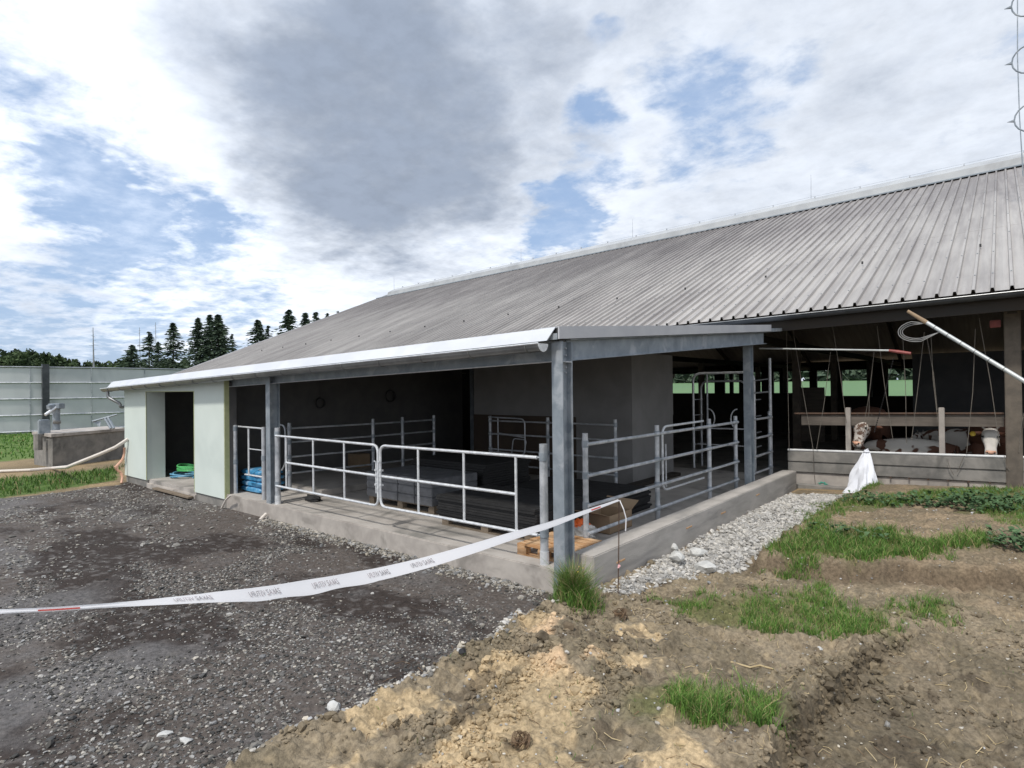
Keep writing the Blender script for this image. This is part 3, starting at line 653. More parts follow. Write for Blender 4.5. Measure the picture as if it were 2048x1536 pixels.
# back slope, ridge vent
m = MB(); YB = 2*YR-Y0E
m.add([(XL, YR, rz(XL, YR)), (XR, YR, rz(XR, YR)), (XR, YB, H0+sh(XR)), (XL, YB, H0+sh(XL)), (XL, YR, rz(XL, YR)-.1), (XR, YR, rz(XR, YR)-.1), (XR, YB, H0+sh(XR)-.1), (XL, YB, H0+sh(XL)-.1)],
      [(0, 1, 2, 3), (7, 6, 5, 4), (0, 3, 7, 4), (1, 5, 6, 2), (2, 6, 7, 3)]); m.build('rear_roof', 'roof', BR)
xa, xb = -38.3, XR
def vsec(x): z = rz(x, YR); return [(x, YR-1.0, z-.33), (x, YR-.95, z-.02), (x, YR-.25, z+.34), (x, YR+.25, z+.34), (x, YR+.95, z-.02), (x, YR+1.0, z-.33)]
m = MB(); a_, b_ = vsec(xa), vsec(xb); m.add(a_+b_, [(i, (i+1) % 6, 6+(i+1) % 6, 6+i) for i in range(6)]+[(0, 1, 2, 3, 4, 5), (11, 10, 9, 8, 7, 6)])
rv = m.build('ridge_vent', 'vent', BR)
m = MB()
for xx in np.arange(xa+1, xb, 1.9): z = rz(xx, YR); m.box(xx-.02, xx+.02, YR-.28, YR-.2, z+.34, z+.42)
m.tube([(x_, YR-.24, rz(x_, YR)+.42) for x_ in (xa, xb)], .006, 4)
m.build('vent_clips', 'galv', rv)['kind'] = 'stuff'
m = MB(); m.bar((XL, YR-1.06, rz(XL, YR-1.06)+.07), (XR, YR-1.06, rz(XR, YR-1.06)+.07), .16, .05); m.build('ridge_flashing', 'galv_dark', BR)
for px_, py0, py1 in ((788, 578, 553), (1042, 524, 497), (1265, 476, 438), (1622, 402, 350)):
    a = P(px_, py0, y=YR); m = MB(); m.tube([a-Vector((0, 0, .6)), P(px_, py1, y=YR)], .03, 5, rr=[.022, .008]); m.build('lightning_rod', 'galv', BR)
# gable barge board + end wall
m = MB(); 
for x_ in (XL,):
    m.hexa([(x_-.03, 14.1, rz(x_, 14.1)-.16), (x_+.05, 14.1, rz(x_, 14.1)-.16), (x_+.05, YR, rz(x_, YR)-.16), (x_-.03, YR, rz(x_, YR)-.16)],
           [(x_-.03, 14.1, rz(x_, 14.1)+.07), (x_+.05, 14.1, rz(x_, 14.1)+.07), (x_+.05, YR, rz(x_, YR)+.07), (x_-.03, YR, rz(x_, YR)+.07)])
m.build('barge_board', 'grey_flash', BR)
m = MB()
x_ = XL+.5
m.add([(x_, 14.6, -1), (x_, YB-.4, -1), (x_, YB-.4, H0+sh(x_)-.2), (x_, YR, rz(x_, YR)-.25), (x_, 14.6, rz(x_, 14.6)-.2)]+[(x_+.2, 14.6, -1), (x_+.2, YB-.4, -1), (x_+.2, YB-.4, H0+sh(x_)-.2), (x_+.2, YR, rz(x_, YR)-.25), (x_+.2, 14.6, rz(x_, 14.6)-.2)],
      [(0, 1, 2, 3, 4), (9, 8, 7, 6, 5), (0, 5, 6, 1), (1, 6, 7, 2), (2, 7, 8, 3), (3, 8, 9, 4), (4, 9, 5, 0)]); m.build('gable_wall', 'conc_old', BR)
x_ = XR-.4; m = MB(); m.add([(x_, 17.6, -1), (x_, YB-.4, -1), (x_, YB-.4, 3.7), (x_, YR, 10.7), (x_, 17.6, 5.1), (x_+.2, 17.6, -1), (x_+.2, YB-.4, -1), (x_+.2, YB-.4, 3.7), (x_+.2, YR, 10.7), (x_+.2, 17.6, 5.1)],
      [(0, 1, 2, 3, 4), (9, 8, 7, 6, 5), (0, 5, 6, 1), (1, 6, 7, 2), (2, 7, 8, 3), (3, 8, 9, 4), (4, 9, 5, 0)]); m.build('gable_wall', 'timber', BR)
# gutter under the eave
def gutter(mb, x0, x1, yc, z0, z1, r, n=9, t=.004):
    ar = [PI+PI*i/n for i in range(n+1)]; prof = [(yc+math.cos(a)*r, math.sin(a)*r) for a in ar]+[(yc+math.cos(a)*(r-t), math.sin(a)*(r-t)) for a in ar[::-1]]
    k = len(prof); mb.add([(x0, u, v_+z0) for u, v_ in prof]+[(x1, u, v_+z1) for u, v_ in prof], [(i, (i+1) % k, k+(i+1) % k, k+i) for i in range(k)]+[tuple(range(k)), tuple(range(2*k-1, k-1, -1))])
m = MB(); gutter(m, XL, XR, 14.06, H0+sh(XL)-.10, H0+sh(XR)-.10, .095); gt = m.build('eave_gutter', 'darkgut', BR, True)
m = MB(); m.tube([(XL, 13.962, H0+sh(XL)-.098), (XR, 13.962, H0+sh(XR)-.098)], .011, 6); m.build('gutter_bead', 'zinc', gt)
m = MB(); m.hexa([(XL, 14.16, H0+sh(XL)-.42), (XR, 14.16, H0+sh(XR)-.42), (XR, 14.26, H0+sh(XR)-.42), (XL, 14.26, H0+sh(XL)-.42)], [(XL, 14.16, H0+sh(XL)-.045), (XR, 14.16, H0+sh(XR)-.045), (XR, 14.26, H0+sh(XR)-.02), (XL, 14.26, H0+sh(XL)-.02)])
m.build('eave_board', 'timber', BR)
# purlins and trusses inside
for yy in np.arange(15.6, YR-1, 1.75):
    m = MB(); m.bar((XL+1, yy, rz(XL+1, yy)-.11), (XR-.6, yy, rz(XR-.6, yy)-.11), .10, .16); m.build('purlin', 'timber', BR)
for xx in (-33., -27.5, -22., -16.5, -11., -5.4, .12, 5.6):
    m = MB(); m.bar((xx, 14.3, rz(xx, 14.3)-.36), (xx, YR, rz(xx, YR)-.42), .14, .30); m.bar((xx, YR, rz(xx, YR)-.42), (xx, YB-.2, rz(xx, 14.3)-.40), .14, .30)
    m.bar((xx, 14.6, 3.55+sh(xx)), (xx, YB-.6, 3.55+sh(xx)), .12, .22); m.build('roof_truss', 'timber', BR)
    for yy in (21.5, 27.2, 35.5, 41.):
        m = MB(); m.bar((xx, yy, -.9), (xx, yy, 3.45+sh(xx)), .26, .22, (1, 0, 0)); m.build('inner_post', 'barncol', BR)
for xx in (.12, 5.6, -16.5, -22., -27.5, -33.):
    m = MB(); m.box(xx-.125, xx+.125, 14.82, 15.06, -.6, rz(xx, 14.9)-.5); m.build('front_post', 'barncol', BR, bevel=.015)
# far long wall with open strip
YW = 47.6; zb, zt = 1.28, 3.12
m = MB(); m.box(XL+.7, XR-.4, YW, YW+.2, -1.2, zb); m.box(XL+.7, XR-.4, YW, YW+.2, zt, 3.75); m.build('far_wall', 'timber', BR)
for px0, px1 in ((1429, 1449), (1459, 1466), (1478, 1493), (1523, 1547), (1559, 1575), (1619, 1634), (1671, 1684), (1742, 1769), (1826, 1900)):
    a, b = P(px0, 770, y=YW).x, P(px1, 770, y=YW).x; m = MB(); m.box(a, b, YW-.02, YW+.18, zb, zt); m.build('far_post', 'timber', BR)
# inner pieces
a = P(1825, 760, y=24.); b = P(2012, 760, y=24.)
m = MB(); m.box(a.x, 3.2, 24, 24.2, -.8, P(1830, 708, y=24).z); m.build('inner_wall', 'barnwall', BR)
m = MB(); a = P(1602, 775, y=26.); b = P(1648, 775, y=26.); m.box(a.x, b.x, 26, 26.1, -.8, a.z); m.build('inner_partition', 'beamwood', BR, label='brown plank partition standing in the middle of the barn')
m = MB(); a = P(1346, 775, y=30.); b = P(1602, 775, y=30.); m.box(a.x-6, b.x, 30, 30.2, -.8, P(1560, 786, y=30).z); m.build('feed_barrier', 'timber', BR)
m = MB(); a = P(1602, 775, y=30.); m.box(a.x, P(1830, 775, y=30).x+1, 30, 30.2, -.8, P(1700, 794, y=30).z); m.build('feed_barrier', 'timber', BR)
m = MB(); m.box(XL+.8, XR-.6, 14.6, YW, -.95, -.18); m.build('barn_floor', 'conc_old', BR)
# low front wall: concrete foot, grey board, white pipe
fw = []
xl_, xr_ = -3.95, 6.6
def strip(mb, y0, y1, za, zb_, x0=xl_, x1=xr_):
    mb.hexa([(x0, y0, za+sh(x0-xl_)), (x1, y0, za+sh(x1-xl_)), (x1, y1, za+sh(x1-xl_)), (x0, y1, za+sh(x0-xl_))], [(x0, y0, zb_+sh(x0-xl_)), (x1, y0, zb_+sh(x1-xl_)), (x1, y1, zb_+sh(x1-xl_)), (x0, y1, zb_+sh(x0-xl_))])
m = MB(); strip(m, 14.9, 15.15, -.9, .06, xl_, -.6); m.build('footing_wall', 'conc', BR, bevel=.01)
m = MB(); strip(m, 14.9, 15.15, -.9, .06, -.585, xr_); m.build('footing_wall', 'conc', BR, bevel=.01)
m = MB(); strip(m, 14.86, 15.0, .07, .30); m.build('weather_board', 'conc_old', BR, bevel=.01, label='lower grey board with a ledge along the feed wall')
m = MB(); strip(m, 14.84, 14.98, .305, .545); m.build('weather_board', 'conc_old', BR, bevel=.02, label='upper grey board under the white pipe')
m = MB(); m.tube([(xl_, 14.88, .575), (xr_, 14.88, .575+sh(xr_-xl_))], .026, 8); m.build('top_pipe', 'pipew', BR, True)
m = MB()
for i in range(26):
    x_ = -1.9+i*.33; m.box(x_-.015, x_+.015, 14.83, 14.862, .045+sh(x_-xl_), .075+sh(x_-xl_))
m.build('board_bolts', 'rust', BR)['kind'] = 'stuff'
# neck rail
m = MB(); m.hexa([(-3.75, 15.3, 1.14), (-.02, 15.3, 1.22), (-.02, 15.36, 1.22), (-3.75, 15.36, 1.14)], [(-3.75, 15.3, 1.37), (-.02, 15.3, 1.45), (-.02, 15.36, 1.45), (-3.75, 15.36, 1.37)]); nr_ = m.build('neck_rail', 'beamwood', BR)
m = MB(); m.tube([(-3.9, 15.28, 1.41), (-.02, 15.28, 1.485)], .024, 7); m.build('rail_pipe', 'rust', nr_)
m = MB(); m.hexa([(.27, 15.3, 1.2), (6.4, 15.3, 1.33), (6.4, 15.36, 1.33), (.27, 15.36, 1.2)], [(.27, 15.3, 1.42), (6.4, 15.3, 1.56), (6.4, 15.36, 1.56), (.27, 15.36, 1.42)]); m.build('neck_rail', 'beamwood', BR)
for px_ in (1696, 1883):
    a = P(px_, 815, y=15.2); m = MB(); m.box(a.x-.05, a.x+.05, 15.16, 15.26, -.5, a.z); m.build('rail_post', 'conc', BR, bevel=.01)
# turquoise spray mark on the footing
m = MB()
cxm = P(1645, 968, y=14.89)
for i in range(7):
    a = i*.9; m.tube([cxm+Vector((math.cos(a)*.11*(1-.1*i), -.002, math.sin(a)*.05)), cxm+Vector((math.cos(a+2.0)*.10, -.004, math.sin(a+2.0)*.06))], .006, 4)
m.build('spray_mark', 'turq', BR)
# red box on the post
a = P(1990, 650, y=14.95); m = MB(); m.box(a.x-.08, a.x+.09, 14.9, 15.0, a.z-.05, a.z+.09); tag(m.build('warning_box', 'redmetal', bevel=.01), 'small dark red box beside the barn post under the eave', 'box')

# ------------------------------------------------------------------ annex
AN = thing('annex_building', 'new steel-framed lean-to with mint green wall boards and white roof edge', 'annex', (-10, 8, 0))
XC = -3.95                                       # outside edge
YF = 5.58
m = MB(); m.prism([(YF, -.6), (14.6, -.6), (14.6, 0), (YF, 0)], 'x', -13.4, XC); m.build('floor_slab', 'conc_floor', AN)
m = MB(); m.box(-12.2, XC-.02, YF-.045, YF-.002, -.6, .006); m.build('slab_kerb', 'conc', AN, bevel=.012)
m = MB(); m.box(-12.98, -10.35, 6.55, 13.0, .002, .125); m.build('raised_floor', 'conc_floor', AN, bevel=.01)
m = MB(); m.box(-18.0, -13.41, YF-.02, 14.6, -.6, -.07); m.build('store_floor', 'conc_floor', AN)
def hcol(x0, x1, y0, y1, z0, z1, name='steel_column', tf_=.014, m_='galv_dark'):
    mb = MB(); mb.box(x0, x1, y0, y0+tf_, z0, z1); mb.box(x0, x1, y1-tf_, y1, z0, z1); xc = (x0+x1)/2; mb.box(xc-.005, xc+.005, y0+tf_, y1-tf_, z0, z1)
    return mb.build(name, m_, AN)
zc = 2.62
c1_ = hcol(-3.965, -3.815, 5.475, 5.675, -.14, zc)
m = MB(); m.box(-3.884, -3.817, 5.487, 5.663, 2.385, 2.396); m.build('stiffener', 'galv', c1_)
m = MB()
for i, z_ in enumerate((2.55, 2.47, 2.33, 2.27)): m.tube([(-3.886, 5.63, z_), (-3.868, 5.63, z_)], .012, 6)
m.build('bolts', 'galv', c1_)['kind'] = 'stuff'
m = MB(); m.box(-3.99, -3.79, 5.58, 5.70, .0, .012); m.build('base_plate', 'galv', c1_)
xq = P(531, 900, y=5.55).x
c2_ = hcol(xq, xq+.15, 5.56, 5.76, -.01, 2.45); 
m = MB(); m.box(xq-.03, xq+.18, 5.585, 5.80, .002, .014); m.build('base_plate', 'galv', c2_)
hcol(-4.10, -3.96, 12.30, 12.50, 0, 3.0); hcol(-12.1, -11.95, 12.6, 12.8, 0, 2.9)
# front beam (channel), following the fall
def zb_(x): return 2.40+.0262*(x-XC)
m = MB()
for (y0, y1, d0, d1) in ((5.66, 5.672, 0, .23), (5.60, 5.66, 0, .012), (5.60, 5.66, .218, .23)):
    m.hexa([(-13.4, y0, zb_(-13.4)+d0), (XC, y0, zb_(XC)+d0), (XC, y1, zb_(XC)+d0), (-13.4, y1, zb_(-13.4)+d0)], [(-13.4, y0, zb_(-13.4)+d1), (XC, y0, zb_(XC)+d1), (XC, y1, zb_(XC)+d1), (-13.4, y1, zb_(-13.4)+d1)])
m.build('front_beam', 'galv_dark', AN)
m = MB(); m.tube([(-13.4, 5.60, zb_(-13.4)+.004), (XC, 5.60, zb_(XC)+.004)], .006, 4); m.build('beam_lip', 'galv_new', AN)
# side beam
def zs(y): return 2.40+(y-5.6)*.0772
def sbx(mb, x0, x1, d0, d1, y0=5.68, y1=13.0):
    mb.hexa([(x0, y0, zs(y0)+d0), (x1, y0, zs(y0)+d0), (x1, y1, zs(y1)+d0), (x0, y1, zs(y1)+d0)], [(x0, y0, zs(y0)+d1), (x1, y0, zs(y0)+d1), (x1, y1, zs(y1)+d1), (x0, y1, zs(y1)+d1)])
m = MB(); sbx(m, -3.91, -3.90, 0, .25); sbx(m, -3.97, -3.84, 0, .011); sbx(m, -3.97, -3.84, .239, .25); m.build('side_beam', 'galv_dark', AN)
# roof deck
def zr(x, y): return 2.63+.0262*(x-XC)+(y-5.35)*.0772
m = MB(); xa, xb, ya, yb = -18.55, -3.83, 5.40, 14.1
m.hexa([(xa, ya, zr(xa, ya)), (xb, ya, zr(xb, ya)), (xb, yb, zr(xb, yb)), (xa, yb, zr(xa, yb))], [(xa, ya, zr(xa, ya)+.07), (xb, ya, zr(xb, ya)+.07), (xb, yb, zr(xb, yb)+.07), (xa, yb, zr(xa, yb)+.07)])
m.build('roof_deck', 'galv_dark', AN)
for yy in (7.4, 9.3, 11.2, 13.0):
    m = MB(); m.bar((-13., yy, zr(-13., yy)-.07), (-4.0, yy, zr(-4.0, yy)-.07), .06, .13); m.build('purlin', 'galv_dark', AN)
# front flashing: slopes out over the gutter; mitred end
def fz(x): return 2.775+.0262*(x-XC)
x0, x1 = -18.62, -3.87
m = MB(); m.hexa([(x0, 5.30, fz(x0)-.155), (x1-.035, 5.30, fz(x1)-.155), (x1-.035, 5.315, fz(x1)-.155), (x0, 5.315, fz(x0)-.155)],
                 [(x0+.05, 5.42, fz(x0)), (x1, 5.42, fz(x1)), (x1, 5.435, fz(x1)), (x0+.05, 5.435, fz(x0))])
m.hexa([(x0+.05, 5.436, fz(x0)-.012), (x1, 5.436, fz(x1)-.012), (x1, 5.75, fz(x1)+.01), (x0+.05, 5.75, fz(x0)+.01)], [(x0+.05, 5.436, fz(x0)), (x1, 5.436, fz(x1)), (x1, 5.75, fz(x1)+.022), (x0+.05, 5.75, fz(x0)+.022)])
m.build('front_flashing', 'white', AN)
m = MB(); m.hexa([(x0-.03, 5.31, fz(x0)-.16), (x0, 5.31, fz(x0)-.16), (x0, 14, fz(x0)+.5), (x0-.03, 14, fz(x0)+.5)], [(x0-.03, 5.42, fz(x0)), (x0, 5.42, fz(x0)), (x0, 14, fz(x0)+.65), (x0-.03, 14, fz(x0)+.65)]); m.build('end_flashing', 'white', AN)
def sz(y): return 2.785+(y-5.45)*.0772
m = MB(); m.hexa([(-3.82, 5.40, sz(5.4)-.14), (-3.80, 5.40, sz(5.4)-.14), (-3.80, 13.2, sz(13.2)-.14), (-3.82, 13.2, sz(13.2)-.14)], [(-3.82, 5.40, sz(5.4)), (-3.80, 5.40, sz(5.4)), (-3.80, 13.2, sz(13.2)), (-3.82, 13.2, sz(13.2))])
m.hexa([(-4.1, 5.44, sz(5.44)-.01), (-3.821, 5.44, sz(5.44)-.01), (-3.821, 13.2, sz(13.2)-.01), (-4.1, 13.2, sz(13.2)-.01)], [(-4.1, 5.44, sz(5.44)), (-3.821, 5.44, sz(5.44)), (-3.821, 13.2, sz(13.2)), (-4.1, 13.2, sz(13.2))])
m.build('side_flashing', 'grey_flash', AN)
m = MB(); m.box(-3.96, -3.83, 5.44, 5.56, 2.63, 2.77); m.build('corner_infill', 'dkplastic', AN)
# gutter
x0g = -18.75; yg = 5.245
m = MB(); gutter(m, x0g, -3.93, yg+.02, fz(x0g)-.19, fz(-3.93)-.19, .085); ag = m.build('gutter', 'zinc', AN, True)
m = MB(); m.tube([(x0g, yg-.068, fz(x0g)-.186), (-3.93, yg-.068, fz(-3.93)-.186)], .011, 6); m.build('gutter_bead', 'galv_new', ag)
for x_ in np.arange(-18.2, -4.0, .88):
    m = MB(); z_ = fz(x_)-.19; m.tube([(x_, yg+.02+math.cos(a)*.091, z_+math.sin(a)*.091) for a in [PI+PI*i/8 for i in range(9)]]+[(x_, 5.40, z_+.03)], .006, 5); m.build('gutter_bracket', 'zinc', ag)
m = MB(); ar = [PI+PI*i/9 for i in range(10)]; m.prism([(yg+.02+math.cos(a)*.093, fz(-3.93)-.187+math.sin(a)*.093) for a in ar], 'x', -3.93, -3.925); m.build('end_cap', 'galv_new', ag)
# downpipe elbow at the left end
xd = -18.45
m = MB(); q = rounded([(xd, yg+.02, fz(xd)-.22), (xd, yg+.02, fz(xd)-.42), (xd+.25, 5.48, fz(xd)-.60), (xd+.25, 5.48, fz(xd)-.70), (xd+.30, 5.9, fz(xd)-.62)], .06); m.tube(q, .04, 8); m.build('downpipe_elbow', 'zinc', AN, True)
# mint front walls
def mint(x0, x1, zt0, zt1, z0=-.09, name='wall_board', y0=5.50, y1=5.60):
    mb = MB(); mb.hexa([(x0, y0, z0), (x1, y0, z0), (x1, y1, z0), (x0, y1, z0)], [(x0, y0, zt0), (x1, y0, zt1), (x1, y1, zt1), (x0, y1, zt0)]); return mb.build(name, 'mint', AN)
def wt(x): return zb_(x)+.19
mint(-17.95, -16.41, wt(-17.95), wt(-16.4)); mint(-13.61, -12.19, wt(-13.6), wt(-12.2)); mint(-16.408, -13.612, wt(-16.4), wt(-13.6), 2.105)
mint(-12.188, -12.17, wt(-12.2), wt(-12.2), -.09, 'edge_board', 5.505, 5.6).data.materials[0] = MT['edge']
m = MB(); m.box(-16.62, -16.412, 5.601, 5.93, -.10, 2.12); m.build('door_reveal', 'mint', AN)
m = MB(); m.box(-13.608, -13.42, 5.601, 5.93, -.10, 2.12); m.build('door_reveal', 'mint', AN)
m = MB(); m.box(-16.42, -16.400, 5.492, 5.502, -.09, 2.11); m.box(-16.425, -13.6, 5.492, 5.51, 2.098, 2.112); m.box(-13.616, -13.604, 5.492, 5.51, -.09, 2.11); m.build('door_trim', 'edge', AN)
m = MB(); m.box(-17.93, -16.43, 5.53, 5.70, -.7, -.092); m.build('foundation', 'conc_old', AN); m = MB(); m.box(-13.6, -12.2, 5.53, 5.7, -.7, -.092); m.build('foundation', 'conc_old', AN)
m = MB(); m.box(-16.428, -13.602, 5.50, 5.74, -.7, -.16); m.build('door_sill', 'conc', AN, bevel=.01)
m = MB(); m.box(-15.7, -13.65, 5.38, 5.49, -.225, -.19); m.build('sill_plank', 'wood_old', AN)
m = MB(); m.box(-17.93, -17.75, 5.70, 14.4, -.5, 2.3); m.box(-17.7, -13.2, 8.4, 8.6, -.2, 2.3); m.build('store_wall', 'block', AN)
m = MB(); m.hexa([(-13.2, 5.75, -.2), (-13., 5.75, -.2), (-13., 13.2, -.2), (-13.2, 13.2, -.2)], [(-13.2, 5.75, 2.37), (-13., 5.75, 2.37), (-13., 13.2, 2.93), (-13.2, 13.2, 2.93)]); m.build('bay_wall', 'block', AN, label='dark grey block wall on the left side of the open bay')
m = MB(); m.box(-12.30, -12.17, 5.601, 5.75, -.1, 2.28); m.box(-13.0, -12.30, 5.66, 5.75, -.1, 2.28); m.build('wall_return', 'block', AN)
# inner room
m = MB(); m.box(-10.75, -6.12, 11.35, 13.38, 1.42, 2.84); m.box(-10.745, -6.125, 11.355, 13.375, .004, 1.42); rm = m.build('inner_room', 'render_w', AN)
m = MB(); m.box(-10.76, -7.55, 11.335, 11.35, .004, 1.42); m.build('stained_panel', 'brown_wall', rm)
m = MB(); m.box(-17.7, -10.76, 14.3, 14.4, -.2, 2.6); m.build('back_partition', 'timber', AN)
# kerb wall along the open side
KW = []
m = MB(); z0, z1 = .15, .15
m.hexa([(-3.96, 5.83, -.7), (-3.66, 5.83, -.7), (-3.66, 14.45, -.7), (-3.96, 14.45, -.7)], [(-3.96, 5.83, z0), (-3.66, 5.83, z0), (-3.66, 14.45, z1), (-3.96, 14.45, z1)])
kw = m.build('low_concrete_wall', 'formwork', None, bevel=.012); tag(kw, 'low fresh concrete wall with board marks running back to the barn', 'wall')
m = MB()
for i, (yy, zz_) in enumerate(((6.35, -.05), (8.4, -.02), (9.8, -.04), (11.6, .0))): m.box(-3.662, -3.652, yy, yy+.2, zz_, zz_+.018)
m.build('wood_splinter', 'wood', kw)

# ------------------------------------------------------------------ tube work
def clamp(mb, x, y, z, r=.052): mb.tube([(x, y, z-.045), (x, y, z+.045)], r, 10)
def post(parent, x, y, z0, z1, clamps=(), r=.042, name='post', m_='galv'):
    mb = MB(); mb.tube([(x, y, z0), (x, y, z1)], r, 14); o = mb.build(name, m_, parent, True)
    if clamps:
        for c in clamps: mb = MB(); clamp(mb, x, y, c, r+.008); mb.build('clamp', 'galv_dark', o, True)
    return o
# front gate posts
yp = 5.66
gA = P(556, 1005, y=yp).x; gB = P(1089, 1100, y=yp).x
for xx, zt_, lb, cl in ((gA, 1.41, 'round galvanised gate post beside the second steel column', (.37, 1.30)), (gB, 1.43, 'round galvanised gate post left of the corner column', (.37, 1.28))):
    t = thing('gate_post', lb, 'post', (xx, yp, 0), 'posts of the front double gate'); post(t, xx, yp, 0, zt_, cl, .05, 'tube')
    m = MB(); m.tube([(xx, yp, 0), (xx, yp, .16)], .056, 12); m.build('sleeve', 'galv_new', t, True)
xm = P(765, 950, y=yp).x
GZ_ = [.35, .80, 1.27]
def gate(label, xp, xe, sgn, bars, ends):
    t = thing('metal_gate', label, 'gate', ((xp+xe)/2, yp-.02, .1), 'two leaves of the front gate'); yy = yp-.06; r = .02
    zb__, zm_, zt_ = GZ_; rr_ = .12
    m = MB(); m.tube(rounded([(xp+sgn*.05, yy, zt_), (xe, yy, zt_-.015), (xe, yy, zb__-.015), (xp+sgn*.05, yy, zb__)], rr_), r, 8); m.build('frame', 'galv_new', t, True)
    m = MB(); m.tube([(ends, yy, zm_), (xe, yy, zm_-.008)], r, 8); m.build('middle_rail', 'galv_new', t, True)
    for b in bars:
        m = MB(); m.tube([(b, yy, zb__), (b, yy, zt_)], .017, 8); m.build('upright', 'galv_new', t, True)
    m = MB(); m.tube([(xp+sgn*.02, yy+.02, zt_), (xp+sgn*.14, yy, zt_)], .012, 6); m.tube([(xp+sgn*.02, yy+.02, zb__), (xp+sgn*.14, yy, zb__)], .012, 6); m.build('hinge', 'galv', t, True)
    return t, yy
g1, yy = gate('left leaf of the open-tube front gate with two long rails and three uprights', gA, xm-.03, 1, [P(px_, 950, y=yp).x for px_ in (579, 633, 695)], P(579, 950, y=yp).x)
g2, yy = gate('right leaf of the open-tube front gate next to the corner column', gB, xm+.03, -1, [P(px_, 950, y=yp).x for px_ in (843, 934, 1038)], P(1038, 950, y=yp).x)
for gg, dx in ((g1, -.055), (g2, .055)):
    m = MB(); m.tube([(xm+dx, yy-.02, .53), (xm+dx, yy-.02, 1.0)], .011, 6); m.tube([(xm+dx, yy-.02, 1.0), (xm+dx, yy-.05, 1.02)], .011, 6)
    for z_ in (.66, .80, .88): m.box(xm+dx-.022, xm+dx+.022, yy-.035, yy+.02, z_-.014, z_+.014)
    m.build('drop_bolt', 'galv_new', gg, True)
# side fence
sx = -4.22; rl = (.20, .56, .95, 1.36)
SF = thing('tube_fence', 'four-rail galvanised tube fence inside the low concrete wall', 'fence', (sx, 10, 0))
for yy_, zt_ in ((6.55, 1.50), (8.62, 1.49), (10.75, 1.49), (12.15, 1.48), (12.95, 1.48), (14.42, 1.49)):
    post(SF, sx, yy_, 0, zt_, rl, .038)
for z_ in rl:
    for a, b in ((6.55, 8.62), (8.62, 10.75), (10.75, 12.15), (12.95, 14.42)):
        m = MB(); m.tube([(sx+.045, a-.02, z_), (sx+.045, b+.02, z_)], .024, 9); m.build('rail', 'galv', SF, True)
t = thing('crush_gate_post', 'tall thin galvanised post at the far end of the side fence', 'post', (sx, 14.5, 0)); m = MB(); m.tube([(sx, 14.5, 0), (sx, 14.5, 2.73)], .035, 10); m.build('tube', 'galv', t, True)
m = MB(); m.tube([(sx, 14.5, 1.95), (sx-.55, 14.6, 1.9)], .02, 6); m.tube([(sx, 14.5, 2.25), (sx-.5, 14.6, 2.2)], .012, 6); m.build('arms', 'galv', t, True)
t = thing('small_gate', 'small rounded tube gate folded against the side fence', 'gate', (sx-.1, 10, .3))
m = MB(); xx = sx-.09; m.tube(rounded([(xx, 10.7, 1.45), (xx, 9.0, 1.44), (xx, 9.0, .40), (xx, 10.7, .40)], .16), .019, 8); m.build('frame', 'galv_new', t, True)
m = MB(); m.tube([(xx, 9.12, .45), (xx, 9.12, 1.15)], .014, 6); m.tube([(xx, 9.0, .9), (xx, 10.7, .9)], .015, 6); m.build('bar', 'galv', t, True)
# interior fences
def fence(label, pts, zt_, rails, base=0.):
    t = thing('tube_fence', label, 'fence', (pts[0][0], pts[0][1], base))
    for x_, y_ in pts: post(t, x_, y_, base, zt_, rails, .036)
    for z_ in rails:
        for a, b in zip(pts, pts[1:]):
            m = MB(); m.tube([(a[0], a[1]-.05, z_), (b[0], b[1]-.05, z_)], .019, 7); m.build('rail', 'galv', t, True)
    return t
fy = 10.55
pe, pf, pg_ = P(981, 900, y=fy).x, P(1096, 900, y=fy).x, P(1231, 900, y=fy).x
fence('dim four-rail tube fence in front of the inner room', [(pe, fy), (pf, fy), (pg_, fy)], 1.44, (.32, .66, 1.02, 1.33))
t = thing('small_gate', 'small tube gate with curved top hung on the fence before the inner room', 'gate', (pe+.6, fy-.2, .3))
m = MB(); m.tube(rounded([(pe+.05, fy-.12, 1.42), (pf-.55, fy-.12, 1.40), (pf-.55, fy-.12, .58), (pe+.05, fy-.12, .62)], .14), .016, 7); m.build('frame', 'galv', t, True)
m = MB(); m.tube([(pe+.35, fy-.12, .62), (pe+.35, fy-.12, 1.42)], .014, 6); m.tube([(pe+.35, fy-.12, 1.05), (pf-.55, fy-.12, .98)], .016, 6); m.tube(rounded([(pe+.72, fy-.13, .30), (pe+.82, fy-.13, .95), (pe+1.2, fy-.13, .93), (pe+1.1, fy-.13, .5)], .08), .012, 6); m.build('bars', 'galv', t, True)
fx = -10.95
fence('dim tube fence standing on the raised floor along the left bay wall', [(P(579, 900, y=6.35).x, 6.35), (fx, 8.25), (fx, 9.1), (fx, 10.1)], 1.44, (.42, .75, 1.05, 1.33), .125)
t = thing('small_gate', 'curved tube gate seen just right of the second steel column', 'gate', (-10.9, 6.1, .4))
xx = P(566, 860, y=6.2).x; m = MB(); m.tube(rounded([(xx-.35, 6.2, 1.42), (xx+.08, 6.2, 1.40), (xx+.08, 6.2, .62), (xx-.06, 6.2, .5)], .12), .017, 7); m.build('frame', 'galv', t, True)
